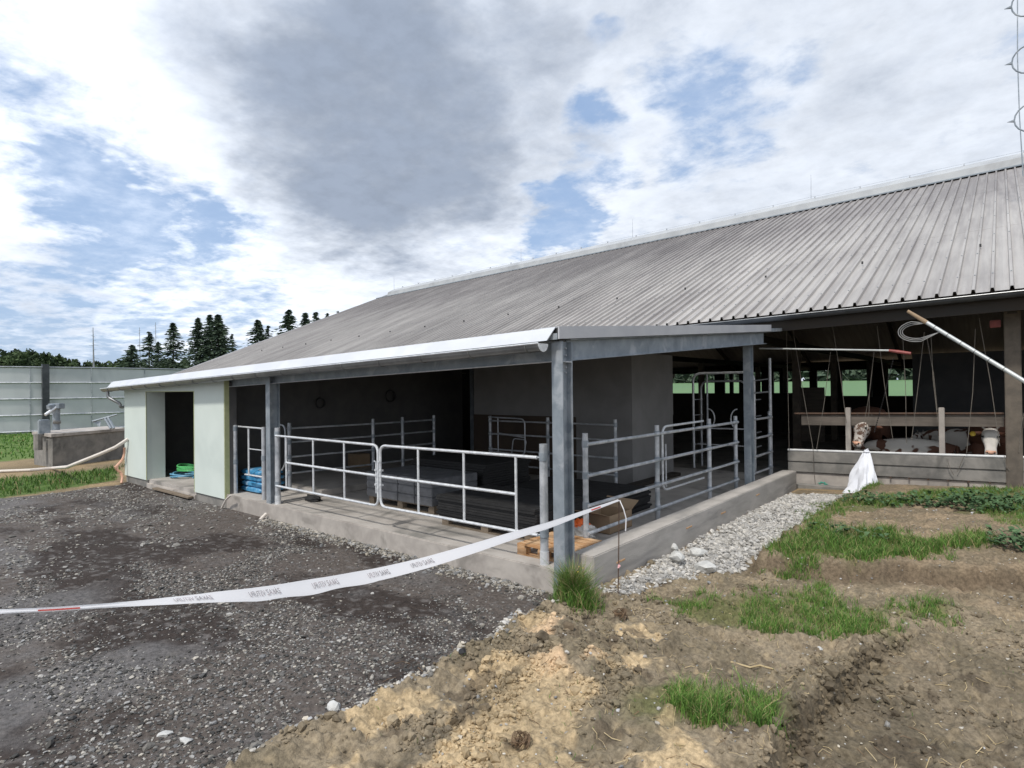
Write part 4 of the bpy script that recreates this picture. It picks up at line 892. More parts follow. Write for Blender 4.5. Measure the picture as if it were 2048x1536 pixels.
# left little gate frame between posts behind the blue sacks
pa, pb = P(471, 950, y=5.72).x, P(528, 950, y=5.72).x
t = thing('tube_fence', 'narrow tube gate between two posts behind the stack of blue sacks', 'fence', (pa, 5.72, 0))
post(t, pa, 5.72, 0, 1.40, (.65, 1.33), .042); post(t, pb, 5.72, -.02, 1.40, (.8,), .042)
pc = P(498, 950, y=5.8).x
m = MB(); m.tube([(pa, 5.78, 1.37), (pb, 5.78, 1.36)], .018, 7); m.tube([(pa+.25, 5.8, .40), (pb, 5.8, .41)], .018, 7); m.build('rail', 'galv_new', t, True)
m = MB(); m.tube([(pc, 5.8, .42), (pc, 5.8, 1.36)], .02, 7); m.build('upright', 'galv_new', t, True)
m = MB(); m.tube([(pc, 5.8, .93), (pb, 5.8, .93)], .012, 7); m.build('short_rail', 'galv_new', t, True)
# walk-through cage by the barn
yc = 14.7; a, b = P(1386, 755, y=yc), P(1508, 755, y=yc)
t = thing('cattle_crush', 'tall arched galvanised tube frame of a cattle crush at the barn entrance', 'cattle crush', ((a.x+b.x)/2, yc, 0))
m = MB(); m.tube(rounded([(a.x, yc, 0), (a.x, yc, 2.42), (b.x, yc, 2.42), (b.x, yc, 0)], .22, 7), .03, 9); m.build('arch', 'galv_new', t, True)
a2, b2 = P(1402, 775, y=15.2), P(1492, 775, y=15.2)
m = MB(); m.tube(rounded([(a2.x, 15.2, 0), (a2.x, 15.2, 2.22), (b2.x, 15.2, 2.22), (b2.x, 15.2, 0)], .22, 7), .026, 9); m.build('arch', 'galv', t, True)
m = MB()
for z_ in (.35, .6, .95, 1.35, 1.75): m.tube([(a.x, yc, z_), (a.x+.02, yc+.55, z_)], .014, 6); m.tube([(b.x, yc, z_), (b.x-.02, yc+.55, z_)], .014, 6)
m.build('side_bars', 'galv', t, True)
m = MB(); m.tube([(a.x, yc, 1.02), (b.x, yc, 1.04)], .018, 7); m.tube([(a.x+.1, yc, .62), (b.x-.1, yc, .62)], .014, 7)
for sgn, xx in ((1, a.x+.40), (-1, b.x-.40)): m.tube([(xx+sgn*.16*math.cos(u), yc-.03, 1.28+.24*math.sin(u)) for u in [-PI/2+PI*i/10 for i in range(11)]], .016, 7)
m.build('head_yoke', 'galv_new', t, True)
m = MB(); m.tube([(P(1411, 755, y=yc).x, yc+.1, 2.42), (P(1411, 755, y=yc).x, yc+.1, .0)], .024, 8); m.build('upright', 'galv', t, True)

# ------------------------------------------------------------------ goods in the bay
def pallet(label, x0, x1, y0, y1, z0, m_='wood_old', group=None):
    t = thing('wooden_pallet', label, 'pallet', ((x0+x1)/2, (y0+y1)/2, z0), group); L = y1-y0
    for i in range(3):
        yy_ = y0+.05+(L-.1)*i/2; m = MB()
        m.box(x0, x1, yy_-.05, yy_+.05, z0, z0+.02)
        for xx in (x0+.07, (x0+x1)/2, x1-.07): m.box(xx-.07, xx+.07, yy_-.049, yy_+.049, z0+.021, z0+.10)
        m.build('runner', m_, t)
    n = 6; m = MB()
    for i in range(3): xx = x0+.06+(x1-x0-.12)*i/2; m.box(xx-.06, xx+.06, y0, y1, z0+.101, z0+.119)
    for i in range(n): yy_ = y0+.05+(L-.1)*i/(n-1); m.box(x0, x1, yy_-.05, yy_+.05, z0+.12, z0+.14)
    m.build('deck', m_, t); return t
pallet('bright orange-brown wooden pallet on the slab behind the corner column', P(1047, 1105, z=0).x-.02, -3.985, 5.80, 6.55, 0, 'wood')
mx0, mx1 = -6.72, -4.95
pallet('dark pallet under the large stack of black rubber mats', mx0, mx1, 6.35, 7.4, 0)
t = thing('rubber_mat_stack', 'wide low stack of black rubber mats on a pallet by the gate', 'mats', ((mx0+mx1)/2, 6.9, .14))
for i in range(9):
    m = MB(); j = random.uniform(-.02, .02); m.box(mx0-.05+j, mx1+.1+j, 6.30+j, 7.5+j, .142+i*.036, .142+i*.036+.034); m.build('mat', 'black', t, bevel=.004)
t = thing('rubber_mat_stack', 'lower pile of black mats behind the gate, next to the fence', 'mats', (-5.2, 8.5, 0))
for i in range(10):
    m = MB(); j = random.uniform(-.03, .03); m.box(-6.9+j, -4.75+j, 8.0+j, 9.4+j, .004+i*.036, .004+i*.036+.034); m.build('mat', 'black', t, bevel=.004)
t = thing('rubber_mat_stack', 'tall dark stack of mats behind the wrapped block pallet', 'mats', (-8.4, 8.3, 0))
for i in range(16):
    m = MB(); j = random.uniform(-.02, .02); m.box(-9.3+j, -7.3+j, 7.95+j, 9.3+j, .004+i*.044, .004+i*.044+.04); m.build('mat', 'black', t, bevel=.004)
wx0, wx1 = P(737, 1006, z=0).x, P(868, 1030, z=0).x
pallet('grey pallet carrying the film-wrapped blocks behind the gate', wx0, wx1, 6.75, 7.8, 0)
t = thing('wrapped_blocks', 'grey blocks wrapped in film on a pallet behind the gate', 'blocks', ((wx0+wx1)/2, 7.2, .14))
MT['wrapb'] = mat('grey_paver', (.10, .105, .115), (.16, .165, .18), 5, .45, bs=14, bstr=.4, bdist=.01)
for k in range(3):
    for i in range(4):
        m = MB(); w_ = (wx1-wx0+.04)/4; x_ = wx0-.02+i*w_; m.box(x_+.004, x_+w_-.004, 6.7, 7.8, .142+k*.15, .142+k*.15+.146); m.build('block_row', 'wrapb', t, bevel=.012)
# cardboard box with orange film
c = P(1212, 1072, z=0)
t = thing('cardboard_box', 'open cardboard box with flap up by the side fence', 'box', (-4.6, 7.4, 0))
bx0, bx1, by0, by1 = -4.88, -4.34, 7.35, 8.0
m = MB(); m.box(bx0, bx1, by0, by0+.01, .0, .26); m.box(bx0, bx1, by1-.01, by1, .0, .26); m.box(bx0, bx0+.01, by0+.01, by1-.01, 0, .26); m.box(bx1-.01, bx1, by0+.01, by1-.01, 0, .26); m.box(bx0, bx1, by0, by1, -.001+.002, .008); m.build('carton', 'card', t)
m = MB(); m.add([(bx0, by0, .26), (bx1, by0, .26), (bx1-.02, by0-.22, .33), (bx0+.03, by0-.24, .34), (bx0, by0, .254), (bx1, by0, .254), (bx1-.02, by0-.22, .324), (bx0+.03, by0-.24, .334)], [(0, 1, 2, 3), (7, 6, 5, 4), (0, 4, 5, 1), (1, 5, 6, 2), (2, 6, 7, 3), (3, 7, 4, 0)]); m.build('flap', 'card', t); m = MB()
m.add([(bx0, by1, .26), (bx1, by1, .26), (bx1, by1+.22, .36), (bx0, by1+.2, .38), (bx0, by1, .254), (bx1, by1, .254), (bx1, by1+.22, .354), (bx0, by1+.2, .374)], [(0, 1, 2, 3), (7, 6, 5, 4), (0, 4, 5, 1), (1, 5, 6, 2), (2, 6, 7, 3), (3, 7, 4, 0)])
m.build('flap', 'card', t)
def crumple(name, label, cat, c, sx_, sy_, sz_, m_, seed, sub=4, amp=.35, group=None):
    bm = bmesh.new(); bmesh.ops.create_icosphere(bm, subdivisions=sub, radius=1); rr = np.random.default_rng(seed)
    co = np.array([v.co[:] for v in bm.verts]); n_ = (fbm(co[:, 0]*1+seed, co[:, 1]+co[:, 2]*1.7, 2.3, 4, seed)-.5)*amp*2+(np.abs(fbm(co[:, 1]+9, co[:, 2]+co[:, 0]*.8, 3.6, 3, seed+4)-.5)*-amp*1.6)
    for v, k in zip(bm.verts, n_): v.co *= 1+k; v.co.z = max(v.co.z, -.55)
    me = bpy.data.meshes.new(name); bm.to_mesh(me); bm.free(); me.materials.append(MT[m_])
    for v in me.vertices: v.co = (v.co.x*sx_, v.co.y*sy_, (v.co.z+.55)*sz_)
    me.polygons.foreach_set('use_smooth', [True]*len(me.polygons))
    o = bpy.data.objects.new(name, me); COL.objects.link(o); o.location = c; OFF[o.name] = Vector(c); return tag(o, label, cat, group)
crumple('plastic_bag', 'crumpled clear plastic bag in front of the cardboard box', 'bag', (-4.55, 6.98, .0), .22, .16, .13, 'clear', 3)
crumple('orange_netting', 'bright orange crumpled film on top of the clear plastic bag', 'film', (-4.60, 7.02, .12), .17, .12, .09, 'orange', 5, amp=.5)
# blue sacks
def sack(label, c, L, Wd, Hh, m_, rot, group=None, name='plastic_sack'):
    bm = bmesh.new(); bmesh.ops.create_cube(bm, size=2); bmesh.ops.subdivide_edges(bm, edges=bm.edges[:], cuts=7, use_grid_fill=True); sd = random.random()*9
    for v in bm.verts:
        x_, y_, z_ = v.co; e = max(abs(x_)**4, abs(y_)**4*.8); z_ *= 1-.72*e; x_ *= 1-.10*y_*y_; y_ *= 1-.06*x_*x_
        nz_ = (float(fbm(np.array([x_*1.5+sd]), np.array([y_*1.5+sd]), 2.2, 3, 3)[0])-.5)*.35
        v.co = (x_*L/2, y_*Wd/2, z_*Hh/2*(1+nz_)+nz_*Hh*.4)
    bmesh.ops.rotate(bm, verts=bm.verts, cent=(0, 0, 0), matrix=Matrix.Rotation(rot, 3, 'Z'))
    me = bpy.data.meshes.new(name); bm.to_mesh(me); bm.free(); me.materials.append(MT[m_]); me.polygons.foreach_set('use_smooth', [True]*len(me.polygons))
    o = bpy.data.objects.new(name, me); COL.objects.link(o); o.location = c; return tag(o, label, 'sack', group)
xs_ = (P(479, 970, y=5.95).x+P(522, 970, y=5.95).x)/2
for i, (lb) in enumerate(('bottom blue sack of the stack behind the narrow gate', 'second blue sack from the bottom of the stack', 'third blue sack from the bottom of the stack', 'topmost blue sack of the stack behind the narrow gate')):
    sack(lb, (xs_+random.uniform(-.03, .03), 6.2+random.uniform(-.02, .02), .065+i*.115), .92, .55, .15, 'blue', random.uniform(-.08, .08), 'blue sacks stacked at the bay entrance')
a = P(601, 955, y=8.2); sack('blue sack slumped on the raised floor by the left bay wall', (a.x, 8.2, .26), .55, .4, .28, 'blue', .4)
a = P(633, 950, y=8.6); sack('dull red sack lying beside the blue one on the raised floor', (a.x, 8.7, .27), .9, .5, .30, 'redsack', .1)
a = P(625, 988, z=.125); o = crumple('dark_glove', 'small black rag on the raised floor edge', 'rag', (a.x, a.y, .0), .24, .12, .07, 'black', 8)
a = P(707, 948, y=9.); m = MB(); m.box(a.x-.28, a.x+.22, 9., 9.35, .127, .46); tag(m.build('brown_carton', 'card', bevel=.01), 'small brown carton on the raised floor far inside the bay', 'box')
for px_, py_, r_, lb in ((640, 806, .20, 'left ring of black cable hanging on the bay wall'), (780, 792, .26, 'right ring of black cable hanging on the bay wall')):
    a = P(px_, py_, x=-12.93); m = MB()
    for k in range(4): m.tube([(a.x+.03*k/3, a.y+math.cos(u)*r_*.55*(1+.05*k), a.z+math.sin(u)*r_*.62*(1-.03*k)) for u in [2*PI*i/20 for i in range(21)]], .014, 5)
    m.tube([(a.x, a.y, a.z+r_*.6), (a.x, a.y, a.z+.8)], .006, 4); tag(m.build('cable_coil', 'dkplastic'), lb, 'cable coil', 'cable rings on the bay wall')
a = P(1251, 978, z=0); b = P(1346, 950, z=0); m = MB(); m.bar((-5.98, a.y, .04), (-5.98, b.y, .04), .22, .07); tag(m.build('dark_plank', 'timber'), 'dark plank on the floor along the inner room wall', 'plank')
# hose coils in the store
def coil(label, c, r0, m_, turns=7, th=.02, name='hose_coil'):
    m = MB(); q = []
    for i in range(turns*20): a = 2*PI*i/20; k = i/20/turns; rr = r0*(1-.25*math.sin(a*.37+k*5)**2); q.append((c[0]+math.cos(a)*rr*1.1, c[1]+math.sin(a)*rr*.75, c[2]+.03+.035*(i/20)*.55+.03*math.sin(a*1.3)))
    m.tube(q, th, 6); tag(m.build(name, m_, None, True), label, 'hose')
a = P(352, 955, z=-.07); coil('blue hose coil on the store floor under the green hose', (a.x+.12, 6.25, -.07), .42, 'blueh', 3)
coil('loose coil of green hose inside the doorway', (a.x, 6.4, .05), .40, 'greenh', 6)
# white pipe stubs out of the slab
m = MB(); a = P(462, 990, y=5.4); b = P(443, 1017, z=-.27); m.tube(rounded([a, (a+b)/2+Vector((0, 0, .05)), b], .05), .02, 7); tag(m.build('pipe_stub', 'palehose', None, True), 'pale plastic pipe curving from the corner of the mint wall to the ground', 'pipe')
m = MB(); a = P(532, 1028, y=5.5); b = P(520, 1040, z=-.25); m.tube([a, b], .03, 8); tag(m.build('pipe_stub', 'palehose', None, True), 'short white pipe end sticking out of the stones below the slab', 'pipe')

# ------------------------------------------------------------------ barrier tape, rod
rodb = P(1236, 1203, z=-.26); rodb.z = gz(rodb.x, rodb.y); rt = P(1238, 998, y=rodb.y)
t = thing('marker_rod', 'thin rusty steel rod stuck in the soil beside the low concrete wall', 'rod', rodb)
m = MB(); m.tube([rodb-Vector((0, 0, .1)), (rodb+rt)/2+Vector((.004, 0, 0)), rt], .006, 6); m.build('rod', 'rust', t)
a = P(1236, 1130, y=rodb.y-.01); m = MB()
for k in range(7):
    u = random.uniform(0, 6.3); d = Vector((math.cos(u)*.025, -.01, math.sin(u)*.035)); m.add([a, a+d, a+d+Vector((.015, .004, .012)), a+Vector((.012, .006, .01))], [(0, 1, 2, 3)])
m.build('tied_scrap', 'pinktape', t)
T0 = Vector((rt.x, rt.y, 0)); dr = ray(560, 1180); T1 = Vector((dr[0]*2.9, dr[1]*2.9, 0)); nrm = (T1-T0).cross(Vector((0, 0, 1))).normalized()
def onplane(px, py):
    r_ = Vector(ray(px, py)); t_ = nrm.dot(T0-Vector((0, 0, 0)))/nrm.dot(Vector((r_.x, r_.y, 0))); return Vector((r_.x*t_, r_.y*t_, EYE+r_.z*t_))
ctrl = [(-160, 1233, 10), (0, 1223, 10), (100, 1219, 11), (200, 1212, 11), (300, 1205, 12), (400, 1197, 17), (450, 1193, 25), (500, 1190, 29), (560, 1183, 33), (620, 1174, 34), (680, 1163, 31), (760, 1148, 27), (850, 1126, 22), (940, 1099, 19), (1020, 1073, 17), (1100, 1050, 14), (1170, 1024, 9), (1210, 1010, 6), (1238, 1000, 4)]
cc_ = np.array(ctrl, float); ss = np.linspace(-160, 1238, 150); cyy = np.interp(ss, cc_[:, 0], cc_[:, 1]); cww = np.interp(ss, cc_[:, 0], cc_[:, 2])*.72
for _ in range(6): cyy[1:-1] = (cyy[:-2]+2*cyy[1:-1]+cyy[2:])/4; cww[1:-1] = (cww[:-2]+2*cww[1:-1]+cww[2:])/4
up_, dn_ = [], []
for i, (sx_, yy_, w_) in enumerate(zip(ss, cyy, cww)):
    a = onplane(sx_, yy_-w_/2); b = onplane(sx_, yy_+w_/2+1.2*math.sin(i*.55)*(w_ > 20)); full = .08; vis_ = (a-b).length
    tw = math.sqrt(max(0, full**2-vis_**2))*.12*math.sin(i*.12+1); fl = nrm*tw
    up_.append(a+fl); dn_.append(b-fl)
camn = nrm if nrm.dot(Vector((0, 0, EYE))-T0) > 0 else -nrm
for i in range(len(up_)): k_ = (up_[i]-dn_[i]).length*.55; up_[i] = up_[i]-camn*k_; dn_[i] = dn_[i]+camn*k_
t = thing('barrier_tape', 'white barrier tape with mirrored lettering stretched across the yard to the rod', 'tape', (up_[40]+dn_[40])/2)
V = []; 
for a, b in zip(up_, dn_):
    V += [a, a*.66+b*.34+nrm*.003, a*.33+b*.67-nrm*.003, b]
m = MB(); m.add(V, [(4*i+j, 4*i+j+1, 4*i+4+j+1, 4*i+4+j) for i in range(len(up_)-1) for j in range(3)]); o = m.build('tape_band', 'tape', t, True)
# loose end tied round the rod, hanging to the fence rail
m = MB(); q = [P(1238, 1000, y=rodb.y), P(1246, 1018, y=rodb.y-.01), P(1251, 1036, y=rodb.y), P(1250, 1062, y=rodb.y)]
for a, b in zip(q, q[1:]): m.add([a, a+Vector((.012, .004, 0)), b+Vector((.012, .004, 0)), b], [(0, 1, 2, 3)])
m.build('loose_end', 'tape', t)
# lettering, mirrored because the tape is seen from its back
arc = [0.]
for i in range(1, len(up_)): arc.append(arc[-1]+((up_[i]+dn_[i])/2-(up_[i-1]+dn_[i-1])/2).length)
arc = np.array(arc)
camn = nrm if nrm.dot(Vector((0, 0, EYE))-T0) > 0 else -nrm
def text_mesh(s_):
    cu = bpy.data.curves.new('lettering', 'FONT'); cu.body = s_; cu.size = 1.0; cu.resolution_u = 2; ob = bpy.data.objects.new('lettering', cu); COL.objects.link(ob)
    dg = bpy.context.evaluated_depsgraph_get(); me = bpy.data.meshes.new_from_object(ob.evaluated_get(dg)); bpy.data.objects.remove(ob)
    v = [tuple(q.co) for q in me.vertices]; f = [tuple(p.vertices) for p in me.polygons]; return v, f
TV, TF = text_mesh('Z\u00c1KAZ VSTUPU'); tw_ = max(v[0] for v in TV)
def put_text(px_end, s_, inkm):
    a_end = np.interp(px_end, ss, arc); V = []
    for x_, y_, z_ in TV:
        aa = a_end-x_*s_; i = int(np.clip(np.searchsorted(arc, aa)-1, 0, len(arc)-2)); f = (aa-arc[i])/(arc[i+1]-arc[i]+1e-9)
        u_ = up_[i].lerp(up_[i+1], f); d_ = dn_[i].lerp(dn_[i+1], f); v_ = .34+.42*(y_/.75)
        V.append(d_.lerp(u_, v_)+camn*.006+Vector((0, 0, .003)))
    mb = MB(); mb.add(V, TF); mb.build('lettering', inkm, t)
for px_, m_ in ((424, 'ink'), (560, 'ink'), (676, 'ink'), (778, 'ink'), (866, 'ink')):
    put_text(px_, .024 if px_ < 800 else .03, m_)
m = MB()
for px0, px1 in ((70, 150), (1180, 1195)):
    i0, i1 = int(np.searchsorted(ss, px0)), int(np.searchsorted(ss, px1))
    for i in range(i0, i1): m.add([up_[i].lerp(dn_[i], .35)+camn*.005, up_[i+1].lerp(dn_[i+1], .35)+camn*.005, up_[i+1].lerp(dn_[i+1], .7)+camn*.005, up_[i].lerp(dn_[i], .7)+camn*.005], [(0, 1, 2, 3)])
m.build('red_print', 'inkred', t)

# ------------------------------------------------------------------ things hanging at the barn
yq = 14.5
def zp(x_, y_): return (1540+x_/3.073, 560+y_/3.073)
cords = [((100, 290), (118, 1050)), ((138, 295), (265, 1040)), ((372, 440), (285, 1045)), ((385, 285), (470, 880)), ((640, 440), (570, 925)), ((658, 285), (755, 980)), ((610, 700), (590, 920)), ((948, 320), (870, 985)), ((962, 345), (1028, 800)), ((990, 350), (1032, 870)), ((1262, 300), (1208, 1065)), ((1285, 235), (1412, 1020)), ((1558, 820), (1530, 1060)), ((815, 330), (838, 1000)), ((265, 1040), (280, 1270)), ((1090, 1100), (1130, 1200)), ((1195, 1080), (1150, 1180)), ((1440, 1080), (1470, 1170))]
for a_, b_ in cords:
    a = P(*zp(*a_), y=yq+.25); b = P(*zp(*b_), y=yq+.3); m = MB(); m.tube([a, (a+b)/2+Vector((random.uniform(-.03, .03), 0, -.01)), b], .006, 4)
    tag(m.build('slack_cord', 'cord'), 'thin slack cord hanging from the barn eave over the feed wall', 'cord', 'cords hanging in the barn opening')
a = P(*zp(760, 480), y=yq+.2); b = P(*zp(700, 720), y=yq+.2); c = P(*zp(640, 940), y=yq+.3); m = MB()
for p, q_ in ((a, b), (b, c)):
    n = 16
    for i in range(n):
        u = p.lerp(q_, i/n); v_ = p.lerp(q_, (i+.65)/n); m.bar(u, v_, .022, .012)
tag(m.build('hanging_chain', 'dkplastic'), 'dark chain hanging above the white-faced cow', 'chain')
# horizontal and diagonal poles
a = P(1519, 697, y=14.3); b = P(1778, 701, y=14.0); e = P(1822, 707, y=13.95)
t = thing('white_pole', 'thin white pole with dark red grip hanging level under the eave', 'pole', a)
m = MB(); m.tube([a, b], .019, 8); m.build('shaft', 'whitepole', t, True); m = MB(); m.tube([b, b.lerp(e, .4), e], .03, 8, rr=[.024, .034, .028]); m.build('grip', 'redmetal', t, True)
a = P(1815, 622, y=13.0); a1 = P(1853, 645, y=13.0); b = P(2048, 762, y=12.4); b = a1+(b-a1)*1.6
t = thing('feeding_pole', 'long grey tube slanting down to the right before the barn opening', 'pole', b)
m = MB(); m.tube([a1, b], .034, 10); sh_ = m.build('shaft', 'whitepole', t, True); m = MB(); m.tube([a, a1], .04, 9, rr=[.028, .04]); m.build('head', 'card', t, True)
m = MB()
for k in range(6): u = a1.lerp(b, .06+k*.09); m.tube([u, u+(b-a1).normalized()*.008], .036, 10)
m.build('strap', 'dkplastic', t)
m = MB()
for k in range(3):
    c = a1+Vector((-.13, 0, -.12)); m.tube([a1+Vector((.0, .02*k, -.01))]+[c+Vector((math.cos(u)*(.24+.03*k), -.02*k, math.sin(u)*(.13+.03*k)-.03)) for u in [PI*.6+PI*.95*i/10 for i in range(11)]]+[a1.lerp(b, .09)+Vector((0, 0, -.04))], .0065, 5)
m.build('rope_loop', 'rope', t, True)
# mast with rings at the right edge
a = P(2045, 350, y=22.); q = [P(2035, -40, y=22.), P(2035, 115, y=22.), P(2039, 232, y=22.), P(2045, 330, y=22.), P(2046, 352, y=22.)]
t = thing('ringed_mast', 'thin dark mast with round rings rising above the roof at the right edge', 'mast', a)
m = MB(); m.tube(q, .014, 5); m.build('cable', 'galv_dark', t)
for px_, py_ in ((2061, 116), (2066, 233), (2060, 2)):
    c = P(px_, py_, y=22.); m = MB(); m.tube([c+Vector((math.cos(u)*.40, 0, math.sin(u)*.40)) for u in [2*PI*i/18 for i in range(19)]], .022, 6); m.tube([c-Vector((.40, 0, 0)), c-Vector((.56, 0, 0))], .03, 5, rr=[.05, .004]); m.build('ring', 'galv_dark', t)
# white bag tied at the pipe
c = P(1723, 995, z=-.05); top = P(1732, 900, y=14.55); by = 14.3; c = P(1723, 992, y=by)
V = []; F_ = []; n = 30; Lh = top.z-c.z; rows = 16
for j in range(rows):
    t_ = j/(rows-1); rad = .29*(1-t_)**.8+.035
    cx_ = c.x*(1-t_)+top.x*t_; cy_ = by*(1-t_)+14.62*t_
    for i in range(n):
        a = 2*PI*i/n; fold = 1+.20*math.sin(a*4+t_*3)*(1-t_*.4)+.13*math.sin(a*7-t_*5+1)+.07*math.sin(a*11+t_*9)
        V.append((cx_+math.cos(a)*rad*fold*.92, cy_+math.sin(a)*rad*fold*.6, c.z+Lh*t_+(.03*math.sin(a*3) if j == 0 else 0)))
for j in range(rows-1): F_ += [(j*n+i, j*n+(i+1) % n, (j+1)*n+(i+1) % n, (j+1)*n+i) for i in range(n)]
F_ += [tuple(range(n))[::-1], tuple(range((rows-1)*n, rows*n))]
t = thing('white_bag', 'white woven bag tied to the pipe and hanging down to the grass', 'bag', c); m = MB(); m.add(V, F_); m.build('sack_body', 'whitebag', t, True)
m = MB(); q = top+Vector((0, .05, -.04)); m.tube([q+Vector((math.cos(u)*.05, math.sin(u)*.05, 0)) for u in [2*PI*i/12 for i in range(13)]], .015, 6)
for k in range(5): m.tube([q, q+Vector((random.uniform(-.05, .05), random.uniform(-.04, .04), random.uniform(.02, .07)))], .014, 5, rr=[.016, .008])
m.build('knot', 'whitebag', t, True)

# ------------------------------------------------------------------ cows (standing behind the feed wall)
def cow(label, loc, rot, mats, headpose=(0, 0), scale=1., tags=True):
    t = thing('cow', label, 'cow', loc, 'cows behind the feed wall')
    hx, hz_ = headpose
    J = {  # x forward, y side, z up, radius
     'pelv': (-.75, 0, 1.12, .27), 'bel': (-.2, 0, 1.00, .35), 'chest': (.35, 0, .98, .32), 'shou': (.62, 0, 1.05, .25), 'neck': (.95, 0, 1.08, .17), 'poll': (1.22, 0, 1.03, .115)}
    E_ = [('pelv', 'bel'), ('bel', 'chest'), ('chest', 'shou'), ('shou', 'neck'), ('neck', 'poll')]
    for s_ in (-1, 1):
        k = 'L' if s_ < 0 else 'R'
        J.update({'hip'+k: (-.80, .16*s_, .95, .17), 'stf'+k: (-.62, .20*s_, .72, .12), 'hock'+k: (-.88, .19*s_, .46, .065), 'fet'+k: (-.82, .19*s_, .12, .05), 'hoo'+k: (-.76, .19*s_, .03, .06),
                  'sho'+k: (.45, .17*s_, .80, .14), 'kne'+k: (.48, .17*s_, .42, .07), 'ffe'+k: (.48, .17*s_, .11, .05), 'fho'+k: (.53, .17*s_, .03, .06)})
        E_ += [('pelv', 'hip'+k), ('hip'+k, 'stf'+k), ('stf'+k, 'hock'+k), ('hock'+k, 'fet'+k), ('fet'+k, 'hoo'+k), ('chest', 'sho'+k), ('sho'+k, 'kne'+k), ('kne'+k, 'ffe'+k), ('ffe'+k, 'fho'+k)]
    J['tail1'] = (-1.05, 0, 1.15, .04); J['tail2'] = (-1.10, 0, .6, .025); E_ += [('pelv', 'tail1'), ('tail1', 'tail2')]
    names = list(J); me = bpy.data.meshes.new('body'); me.from_pydata([J[k][:3] for k in names], [(names.index(a), names.index(b)) for a, b in E_], [])
    ob = bpy.data.objects.new('body', me); COL.objects.link(ob); sk = ob.modifiers.new('s', 'SKIN')
    for i, k in enumerate(names): me.skin_vertices[0].data[i].radius = (J[k][3], J[k][3]); me.skin_vertices[0].data[i].use_root = (i == 0)
    ss_ = ob.modifiers.new('u', 'SUBSURF'); ss_.levels = 2; ss_.render_levels = 2
    dg = bpy.context.evaluated_depsgraph_get(); me2 = bpy.data.meshes.new_from_object(ob.evaluated_get(dg)); bpy.data.objects.remove(ob)
    rotm = Matrix.Rotation(rot, 4, 'Z') @ Matrix.Scale(scale, 4); me2.transform(rotm); me2.materials.clear(); me2.materials.append(MT[mats[0]]); me2.materials.append(MT[mats[1]])
    # the head: rings lofted from the poll down to the lips, joined to the same body mesh
    yaw = hx; bm = bmesh.new(); bm.from_mesh(me2)
    ax0 = Vector((1.24, 0, 1.12)); ax1 = Vector((1.50, 0, .66)); nr_h = 18
    sec = [(0., .045, .05), (.05, .085, .085), (.16, .118, .125), (.30, .125, .135), (.42, .118, .125), (.56, .092, .105), (.70, .078, .088), (.82, .082, .08), (.92, .085, .072), (1., .05, .045)]
    dirx = (ax1-ax0).normalized(); fw = Vector((dirx.z*-1, 0, dirx.x)); hl = (ax1-ax0).length; hv = []
    hrot = Matrix.Translation(Vector((1.2, 0, 0))) @ Matrix.Rotation(yaw, 4, 'Z') @ Matrix.Translation(Vector((-1.2, 0, 0)))
    def hp(f, u, d): return rotm @ (hrot @ (ax0+dirx*hl*f+Vector((0, 1, 0))*u+fw*d))
    for f, wu, wd in sec:
        ring = []
        for q_ in range(nr_h):
            a_ = 2*PI*q_/nr_h; cu, cd = math.cos(a_), math.sin(a_)
            cu = math.copysign(abs(cu)**.85, cu); cd = math.copysign(abs(cd)**.8, cd)*(.8 if cd > 0 else 1.0)
            ring.append(bm.verts.new(hp(f, cu*wu, cd*wd)))
        hv.append(ring)
    for r0_, r1_ in zip(hv, hv[1:]):
        for q_ in range(nr_h): f_ = bm.faces.new((r0_[q_], r0_[(q_+1) % nr_h], r1_[(q_+1) % nr_h], r1_[q_])); f_.material_index = 1
    for r_ in (hv[0], hv[-1]): bm.faces.new(r_).material_index = 1
    bmesh.ops.recalc_face_normals(bm, faces=bm.faces); bm.to_mesh(me2); bm.free()
    for p in me2.polygons: p.use_smooth = True
    b = bpy.data.objects.new('body', me2); COL.objects.link(b); b.parent = t; OFF[b.name] = Vector()
    def part(name, mb, m_):
        me_ = bpy.data.meshes.new(name); me_.from_pydata(mb.v, [], mb.f); me_.transform(rotm); me_.materials.append(MT[m_]); o = bpy.data.objects.new(name, me_); COL.objects.link(o); o.parent = t
        me_.polygons.foreach_set('use_smooth', [True]*len(me_.polygons)); return o
    def part(name, pts, rr_, m_):
        mb = MB(); mb.tube(pts, .01, 9, rr=rr_); me_ = bpy.data.meshes.new(name); me_.from_pydata(mb.v, [], mb.f); me_.materials.append(MT[m_]); o = bpy.data.objects.new(name, me_); COL.objects.link(o); o.parent = t
        me_.polygons.foreach_set('use_smooth', [True]*len(me_.polygons)); return o
    for s_ in (-1, 1):
        part('ear', [hp(.13, .09*s_, -.03), hp(.15, .17*s_, -.04), hp(.20, .25*s_, -.03), hp(.24, .31*s_, -.02)], [.025, .055, .05, .012], mats[0])
        part('horn', [hp(.03, .06*s_, 0), hp(-.05, .11*s_, 0), hp(-.16, .12*s_, .04)], [.024, .018, .005], 'conc')
        part('eye', [hp(.36, .095*s_, .075), hp(.36, .125*s_, .085)], [.026, .016], 'black')
        part('nostril', [hp(.90, .045*s_, .055), hp(.91, .05*s_, .075)], [.016, .010], 'dkplastic')
        if tags: part('ear_tag', [hp(.24, .24*s_, .035), hp(.24, .24*s_, .045)], [.055, .055], 'yellow')
    part('muzzle', [hp(.86, -.06, .03), hp(.90, 0, .052), hp(.86, .06, .03)], [.035, .045, .035], 'pinkhose')
    return t
fl = -.19
MT['cowspeck'] = mat('speckled_face', (.50, .46, .42), (.12, .07, .05), 14, .85, contrast=.06, detail=2)
